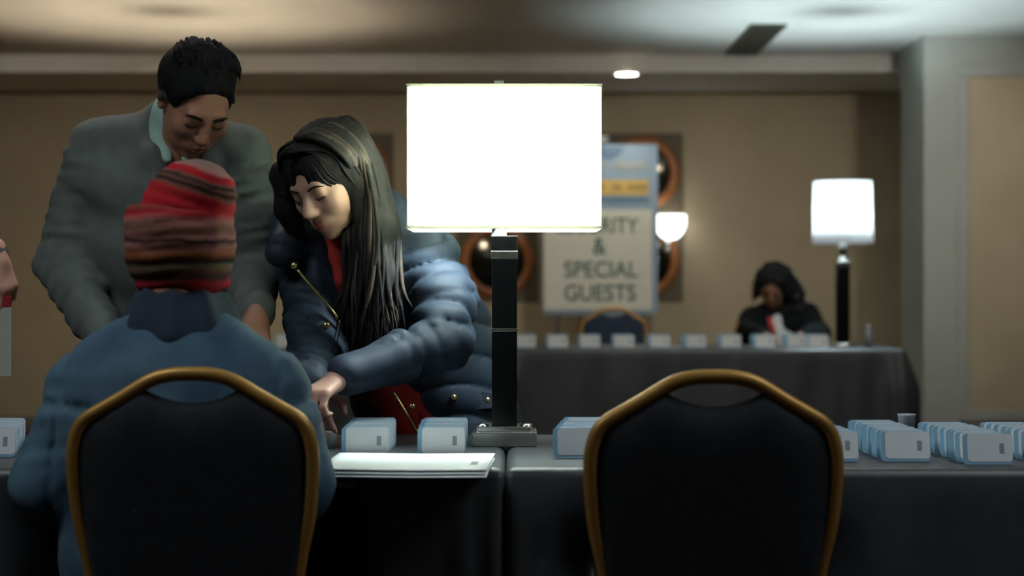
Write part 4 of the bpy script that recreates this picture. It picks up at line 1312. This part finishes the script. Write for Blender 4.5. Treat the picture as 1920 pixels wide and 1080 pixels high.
# ------------------------------------------------------------------ the seated person seen from behind
def seated():
    base = (-0.61, 3.0, 0.0)
    root = person(base, 'person in a red striped knit hat and denim jacket, seated with back to camera')
    side = (1, 0, 0)
    hc = np.array((-0.610, 3.055, 1.165))
    R = frame((0.02, 0.97, -0.20), (0, 0.2, 0.97))
    b = SDF(0.007)
    T = head(b, hc, R, 1.0)
    b.chain([T(0, -0.03, -0.03), (-0.61, 3.02, 1.0), (-0.61, 3.0, 0.9)], [0.056, 0.060, 0.07], k=0.03)
    b.loft([((-0.61, 3.01, 0.93), (0.15, 0.08)), ((-0.61, 2.99, 0.76), (0.14, 0.09)), ((-0.61, 2.97, 0.55), (0.14, 0.10))], side, 0.04)
    SL, EL, WL = (-0.765, 3.02, 0.905), (-0.828, 2.985, 0.742), (-0.735, 3.25, 0.815)
    SR, ER, WR = (-0.452, 3.02, 0.900), (-0.392, 2.985, 0.742), (-0.485, 3.25, 0.815)
    b.chain([SL, EL, WL], [0.05, 0.042, 0.028], k=0.03)
    b.chain([SR, ER, WR], [0.05, 0.042, 0.028], k=0.03)
    for W, E, lf in ((WL, EL, True), (WR, ER, False)):
        d = (Vector(W) - Vector(E)).normalized()
        hand(b, Vector(W) + d * 0.025, (0.12 if lf else -0.12, 0.95, -0.12), (0, 0.1, 1), left=lf, curls=(14, 16, 18, 22))
    b.mesh('body', M['skin_man'], root, base)
    features(T, root, base, 1.0, M['lip_man'], M['hair'], M['lash'])
    s = SDF(0.008)
    def sl(X, Y, Z, t): return 0.005 * np.sin(t * 22 + X * 40) * np.sin(Z * 50 + Y * 20) + 0.004 * wob(X, Y, Z, 2.4)
    s.loft([((-0.61, 3.025, 0.975), (0.135, 0.085)), ((-0.61, 3.015, 0.92), (0.20, 0.115)), ((-0.61, 3.0, 0.80), (0.205, 0.130)), ((-0.61, 2.985, 0.62), (0.195, 0.125)), ((-0.61, 2.985, 0.52), (0.20, 0.13))], side, 0.04)
    s.chain([SL, EL], [0.080, 0.070], k=0.045, disp=sl)
    s.chain([SR, ER], [0.080, 0.070], k=0.045, disp=sl)
    s.chain([EL, WL], [0.070, 0.048], k=0.02, disp=sl)
    s.chain([ER, WR], [0.070, 0.048], k=0.02, disp=sl)
    def seams(X, Y, Z):
        x = X + 0.61
        o = 0.0
        back = Y < 3.06
        yoke = np.abs(Z - (0.865 + 0.10 * np.abs(x))) < 0.006
        vs1 = (np.abs(np.abs(x) - (0.06 + 0.35 * (0.87 - Z) * 0.4)) < 0.006) & (Z < 0.875)
        arm = np.abs(np.abs(x) - (0.195 + 0.06 * (0.9 - Z))) < 0.006
        g = 0.006 * ((yoke | vs1 | arm) & back)
        return g - 0.004 * wob(X, Y, Z, 1.5, 0.4)
    s.post.append(seams)
    jk = s.mesh('denim_jacket', M['denim'], root, base)
    # turned-up collar
    s = SDF(0.006)
    C = [(-0.665, 3.105, 1.03), (-0.688, 3.05, 1.04), (-0.660, 2.985, 1.045), (-0.61, 2.968, 1.045), (-0.560, 2.985, 1.045), (-0.532, 3.05, 1.04), (-0.555, 3.105, 1.03)]
    cc = np.array((-0.61, 3.04, 0))
    for dz, r, sp in ((0.034, 0.013, 0.94), (0.016, 0.016, 0.98), (0, 0.020, 1.03), (-0.022, 0.024, 1.12), (-0.045, 0.022, 1.24)):
        s.chain([(cc[0] + (x - cc[0]) * sp, cc[1] + (y - cc[1]) * sp, z + dz) for x, y, z in C], [r] * 7, k=0.015)
    s.mesh('collar', M['denim_dark'], jk, base)
    # knit hat: rolled lower band and slouching crown
    stA = [(0.0, (104, 32, 34)), (0.10, RED), (0.17, DRK), (0.24, BRN), (0.30, OLV), (0.36, DRK), (0.44, ORG), (0.52, PNK), (0.58, DRK), (0.63, PNK), (0.72, BRN), (0.80, PNK), (0.9, RED), (1.0, BRN)]
    hat = None
    zc = 1.10
    s = SDF(0.005)
    s.loft([((-0.606, 3.055, 1.115), (0.083, 0.095)), ((-0.612, 3.055, 1.16), (0.093, 0.106)), ((-0.614, 3.052, 1.205), (0.095, 0.108)), ((-0.612, 3.05, 1.232), (0.085, 0.098))], side, 0.012)
    s.half((0, 0, 1.088), (0, 0, -1), (-0.8, 2.85, 0.95), (-0.4, 3.25, 1.12), 0.006)
    s.half((0, 0, 1.240), (0, 0, 1), (-0.8, 2.85, 1.2), (-0.4, 3.30, 1.45), 0.012)
    s.half((-0.61, 3.12, 1.13), (0, 0.6, -0.8), (-0.8, 2.85, 0.95), (-0.4, 3.30, 1.3), 0.006)
    s.post.append(lambda X, Y, Z: -0.0045 * np.abs(np.sin(Z * 130 + 0.5 * np.sin(X * 25))) - 0.003 * wob(X, Y, Z, 2.2))
    M['knit_band'] = stripe_mat('knit_band_yarn', stA, 1.085, 1.245)
    M['knit_crown'] = stripe_mat('knit_crown_yarn', [(0.0, RED), (0.18, (176, 34, 42)), (0.42, RED), (0.48, BRN), (0.53, DRK), (0.58, BRN), (0.63, DRK), (0.67, BRN), (0.72, (176, 34, 42)), (0.78, RED), (0.82, PNK), (0.9, (140, 108, 100)), (1.0, (120, 98, 90))], 0.985, 1.105, -0.30)
    hat = s.mesh('knit_hat', [M['knit_band']], root, base)
    s = SDF(0.005)
    s.ell((-0.600, 3.052, 1.232), (0.080, 0.096, 0.088), k=0)
    s.ell((-0.575, 3.052, 1.275), (0.060, 0.075, 0.047), k=0.03)
    s.post.append(lambda X, Y, Z: -0.0045 * np.abs(np.sin((Z + 0.32 * X) * 130)) - 0.003 * wob(X, Y, Z, 2.2))
    s.mesh('crown', [M['knit_crown']], hat, (0, 0, 0)).location = (-base[0], -base[1], -base[2])
    hat.name = 'knit_hat'
    legs_and_shoes(root, base, [(-0.71, 3.00, 0.575), (-0.51, 3.00, 0.575)], [(-0.735, 3.40, 0.585), (-0.49, 3.40, 0.585)], [(-0.74, 3.36, 0.09), (-0.48, 3.36, 0.09)], M['jeans'], (0.085, 0.066, 0.05), (0, 0.15, 0))
seated()

# ------------------------------------------------------------------ the woman at the far table
def far_woman():
    base = (1.62, 10.05, 0.0)
    root = person(base, 'person with curly black hair and black cardigan, sitting behind the far table')
    side = (1, 0, 0)
    hc = np.array((1.575, 9.98, 1.088))
    R = frame((-0.22, -0.80, -0.55), (-0.05, -0.5, 0.85))
    b = SDF(0.007)
    T = head(b, hc, R, 1.0, fem=True)
    b.chain([T(0, -0.03, -0.03), (1.61, 10.05, 0.97), (1.62, 10.07, 0.87)], [0.05, 0.054, 0.07], k=0.03)
    b.loft([((1.62, 10.05, 0.87), (0.15, 0.08)), ((1.62, 10.08, 0.70), (0.14, 0.09)), ((1.62, 10.12, 0.53), (0.15, 0.10))], side, 0.04)
    SL, EL, WL = (1.795, 10.05, 0.915), (1.84, 9.97, 0.72), (1.70, 9.66, 0.80)
    SR, ER, WR = (1.445, 10.04, 0.885), (1.41, 9.93, 0.73), (1.47, 9.62, 0.80)
    EL = (1.84, 9.90, 0.805); ER = (1.41, 9.88, 0.805)
    b.chain([SL, EL, WL], [0.048, 0.04, 0.027], k=0.03)
    b.chain([SR, ER, WR], [0.048, 0.04, 0.027], k=0.03)
    hand(b, (1.68, 9.63, 0.795), (-0.3, -0.9, -0.1), (0, -0.1, 1), left=True, curls=(16, 18, 20, 24))
    hand(b, (1.472, 9.59, 0.795), (0.1, -0.95, -0.1), (0, -0.1, 1), left=False, curls=(16, 18, 20, 24))
    b.mesh('body', M['skin_dark'], root, base)
    features(T, root, base, 1.0, M['lip_man'], M['hair'], M['lash'], True)
    s = SDF(0.008)
    s.loft([((1.62, 10.045, 0.88), (0.10, 0.085)), ((1.62, 10.06, 0.76), (0.14, 0.115)), ((1.62, 10.11, 0.54), (0.16, 0.13))], side, 0.03)
    s.mesh('blouse', M['white_top'], root, base)
    s = SDF(0.009)
    s.loft([((1.62, 10.065, 0.94), (0.13, 0.08)), ((1.62, 10.07, 0.86), (0.185, 0.115)), ((1.62, 10.09, 0.70), (0.185, 0.13)), ((1.62, 10.12, 0.54), (0.19, 0.145))], side, 0.04)
    s.chain([SL, EL, WL], [0.075, 0.064, 0.046], k=0.04)
    s.chain([SR, ER, WR], [0.075, 0.064, 0.046], k=0.04)
    s.cap((1.585, 9.90, 0.97), (1.575, 9.93, 0.66), 0.075, 0.05, k=0.015, op='sub', mi=-1)
    s.post.append(lambda X, Y, Z: -0.006 * wob(X, Y, Z, 1.3))
    s.mesh('cardigan', M['black_wool'], root, base)
    s = SDF(0.006)
    s.chain([(1.545, 9.945, 0.90), (1.555, 9.92, 0.85), (1.57, 9.918, 0.80)], [0.012, 0.016, 0.018], k=0.01)
    s.mesh('red_necklace', M['red'], root, base)
    s = SDF(0.007)
    s.ell(T(0, -0.02, 0.035), np.array((0.098, 0.112, 0.102)), R, k=0)
    s.ell(T(0.035, -0.065, -0.02), np.array((0.105, 0.090, 0.115)), R, k=0.04)
    s.chain([T(0.085, 0.0, 0.0), (1.70, 10.02, 1.04), (1.725, 10.03, 0.96), (1.73, 10.03, 0.90)], [0.05, 0.065, 0.062, 0.04], k=0.03)
    s.chain([T(-0.085, -0.01, 0.0), (1.475, 10.0, 1.03)], [0.028, 0.022], k=0.03)
    s.ell(T(-0.010, 0.108, -0.035), np.array((0.070, 0.062, 0.115)), R, k=0.012, op='sub', mi=-1)
    s.post.append(lambda X, Y, Z: -0.012 * wob(X, Y, Z, 3.2) - 0.006 * wob(X, Y, Z, 6.0, 1.0))
    hr = s.mesh('curly_hair', M['hair'], root, base, 1)
    rng = random.Random(11); g = G()
    for i in range(120):
        an = rng.uniform(0.9, 5.4); el = rng.uniform(-0.2, 1.2)       # skip the face in front
        dx, dy, dz = math.sin(an) * math.cos(el), math.cos(an) * math.cos(el), math.sin(el)
        p = Vector(T(0.104 * dx, -0.03 + 0.115 * dy, 0.03 + 0.108 * dz)) - Vector(base)
        ln = rng.uniform(0.06, 0.13); out = Vector((p.x - (hc[0] - base[0]), p.y - (hc[1] - base[1]), 0)); out.normalize()
        ph = rng.uniform(0, 6.28); pts = []
        for k in range(14):
            t = k / 13
            pts.append(p + Vector((0, 0, -ln * t)) + out * 0.02 * t + Vector((math.cos(ph + t * 14), math.sin(ph + t * 14), 0)) * 0.009)
        g.tube(pts, [0.005] * 12 + [0.004, 0.002], 5)
    g.build('curls', M['hair'], hr, True)
    legs_and_shoes(root, base, [(1.53, 10.14, 0.575), (1.71, 10.14, 0.575)], [(1.52, 9.80, 0.60), (1.72, 9.80, 0.60)], [(1.52, 9.86, 0.09), (1.72, 9.86, 0.09)], M['trouser'], (0.08, 0.066, 0.05), (0, -0.09, 0))
far_woman()

# ------------------------------------------------------------------ the person cut by the left edge: one hand with a paper
def edge_person():
    base = (-1.74, 4.36, 0.0)
    root = person(base, 'person cut by the left edge, only a lit hand below a dark sleeve shows')
    side = (1, 0, 0)
    hc = np.array((-1.74, 4.26, 1.60))
    R = frame((0.25, -0.9, -0.3), (0.05, -0.3, 0.95))
    b = SDF(0.005)
    T = head(b, hc, R, 1.0)
    b.chain([T(0, -0.03, -0.03), (-1.74, 4.34, 1.45), (-1.74, 4.36, 1.35)], [0.055, 0.058, 0.07], k=0.03)
    b.loft([((-1.74, 4.36, 1.36), (0.15, 0.08)), ((-1.74, 4.36, 1.2), (0.14, 0.09)), ((-1.74, 4.36, 0.98), (0.14, 0.10))], side, 0.04)
    SL, EL, WL = (-1.57, 4.34, 1.37), (-1.505, 4.30, 1.155), (-1.322, 4.19, 1.175)
    SR, ER, WR = (-1.91, 4.34, 1.37), (-1.97, 4.38, 1.12), (-1.93, 4.25, 0.90)
    b.chain([SL, EL, WL], [0.05, 0.042, 0.028], k=0.03)
    b.chain([SR, ER, WR], [0.05, 0.042, 0.028], k=0.03)
    hand(b, (-1.300, 4.180, 1.165), (0.28, -0.25, -0.92), (0.75, -0.60, 0.1), left=True, curls=(38, 44, 48, 52), thumb=(-0.1, 0.8, -0.65), tcurl=40)
    hand(b, (-1.925, 4.235, 0.875), (0, -0.3, -0.95), (-0.9, 0, 0), left=False)
    b.mesh('body', M['skin_pink'], root, base)
    features(T, root, base, 1.0, M['lip_man'], M['hair'], M['lash'])
    s = SDF(0.009)
    s.loft([((-1.74, 4.365, 1.40), (0.13, 0.08)), ((-1.74, 4.36, 1.33), (0.20, 0.12)), ((-1.74, 4.36, 1.15), (0.195, 0.13)), ((-1.74, 4.37, 0.84), (0.20, 0.14))], side, 0.04)
    s.chain([SL, EL, WL], [0.076, 0.064, 0.045], k=0.035)
    s.chain([SR, ER, WR], [0.076, 0.064, 0.045], k=0.035)
    s.post.append(lambda X, Y, Z: -0.005 * wob(X, Y, Z, 1.4))
    s.mesh('jacket', M['suit'], root, base)
    s = SDF(0.006)
    s.ell(T(0, -0.02, 0.038), np.array((0.084, 0.104, 0.092)), R, k=0)
    s.ell(T(0, 0.10, -0.03), np.array((0.11, 0.065, 0.09)), R, k=0.012, op='sub', mi=-1)
    s.ell(T(0, 0.0, -0.115), np.array((0.12, 0.14, 0.08)), R, k=0.012, op='sub', mi=-1)
    s.mesh('hair', M['hair'], root, base)
    legs_and_shoes(root, base, [(-1.83, 4.38, 0.88), (-1.66, 4.38, 0.88)], [(-1.84, 4.36, 0.48), (-1.65, 4.36, 0.48)], [(-1.85, 4.42, 0.09), (-1.64, 4.42, 0.09)], M['trouser'])
edge_person()
# the paper it holds
x1 = (22 - 960) * 4.15 / F
z1 = CZ - (575 - HY) * 4.15 / F; z0 = CZ - (705 - HY) * 4.15 / F
fo = empty('folded_paper', (x1 - 0.08, 4.15, z0), 'pale folded paper with a red top, held in the hand at the left edge', 'paper')
g = G()
for k in range(2): g.box((0, 0.004 * k, (z1 - z0) / 2), (0.08, 0.0012, (z1 - z0) / 2), rot=Matrix.Rotation(0.02 * k, 3, 'X'))
g.build('paper', M['sheet'], fo)
G().box((0, 0.002, z1 - z0 + 0.012), (0.078, 0.005, 0.014), 0.003).build('red_strap', M['red'], fo)
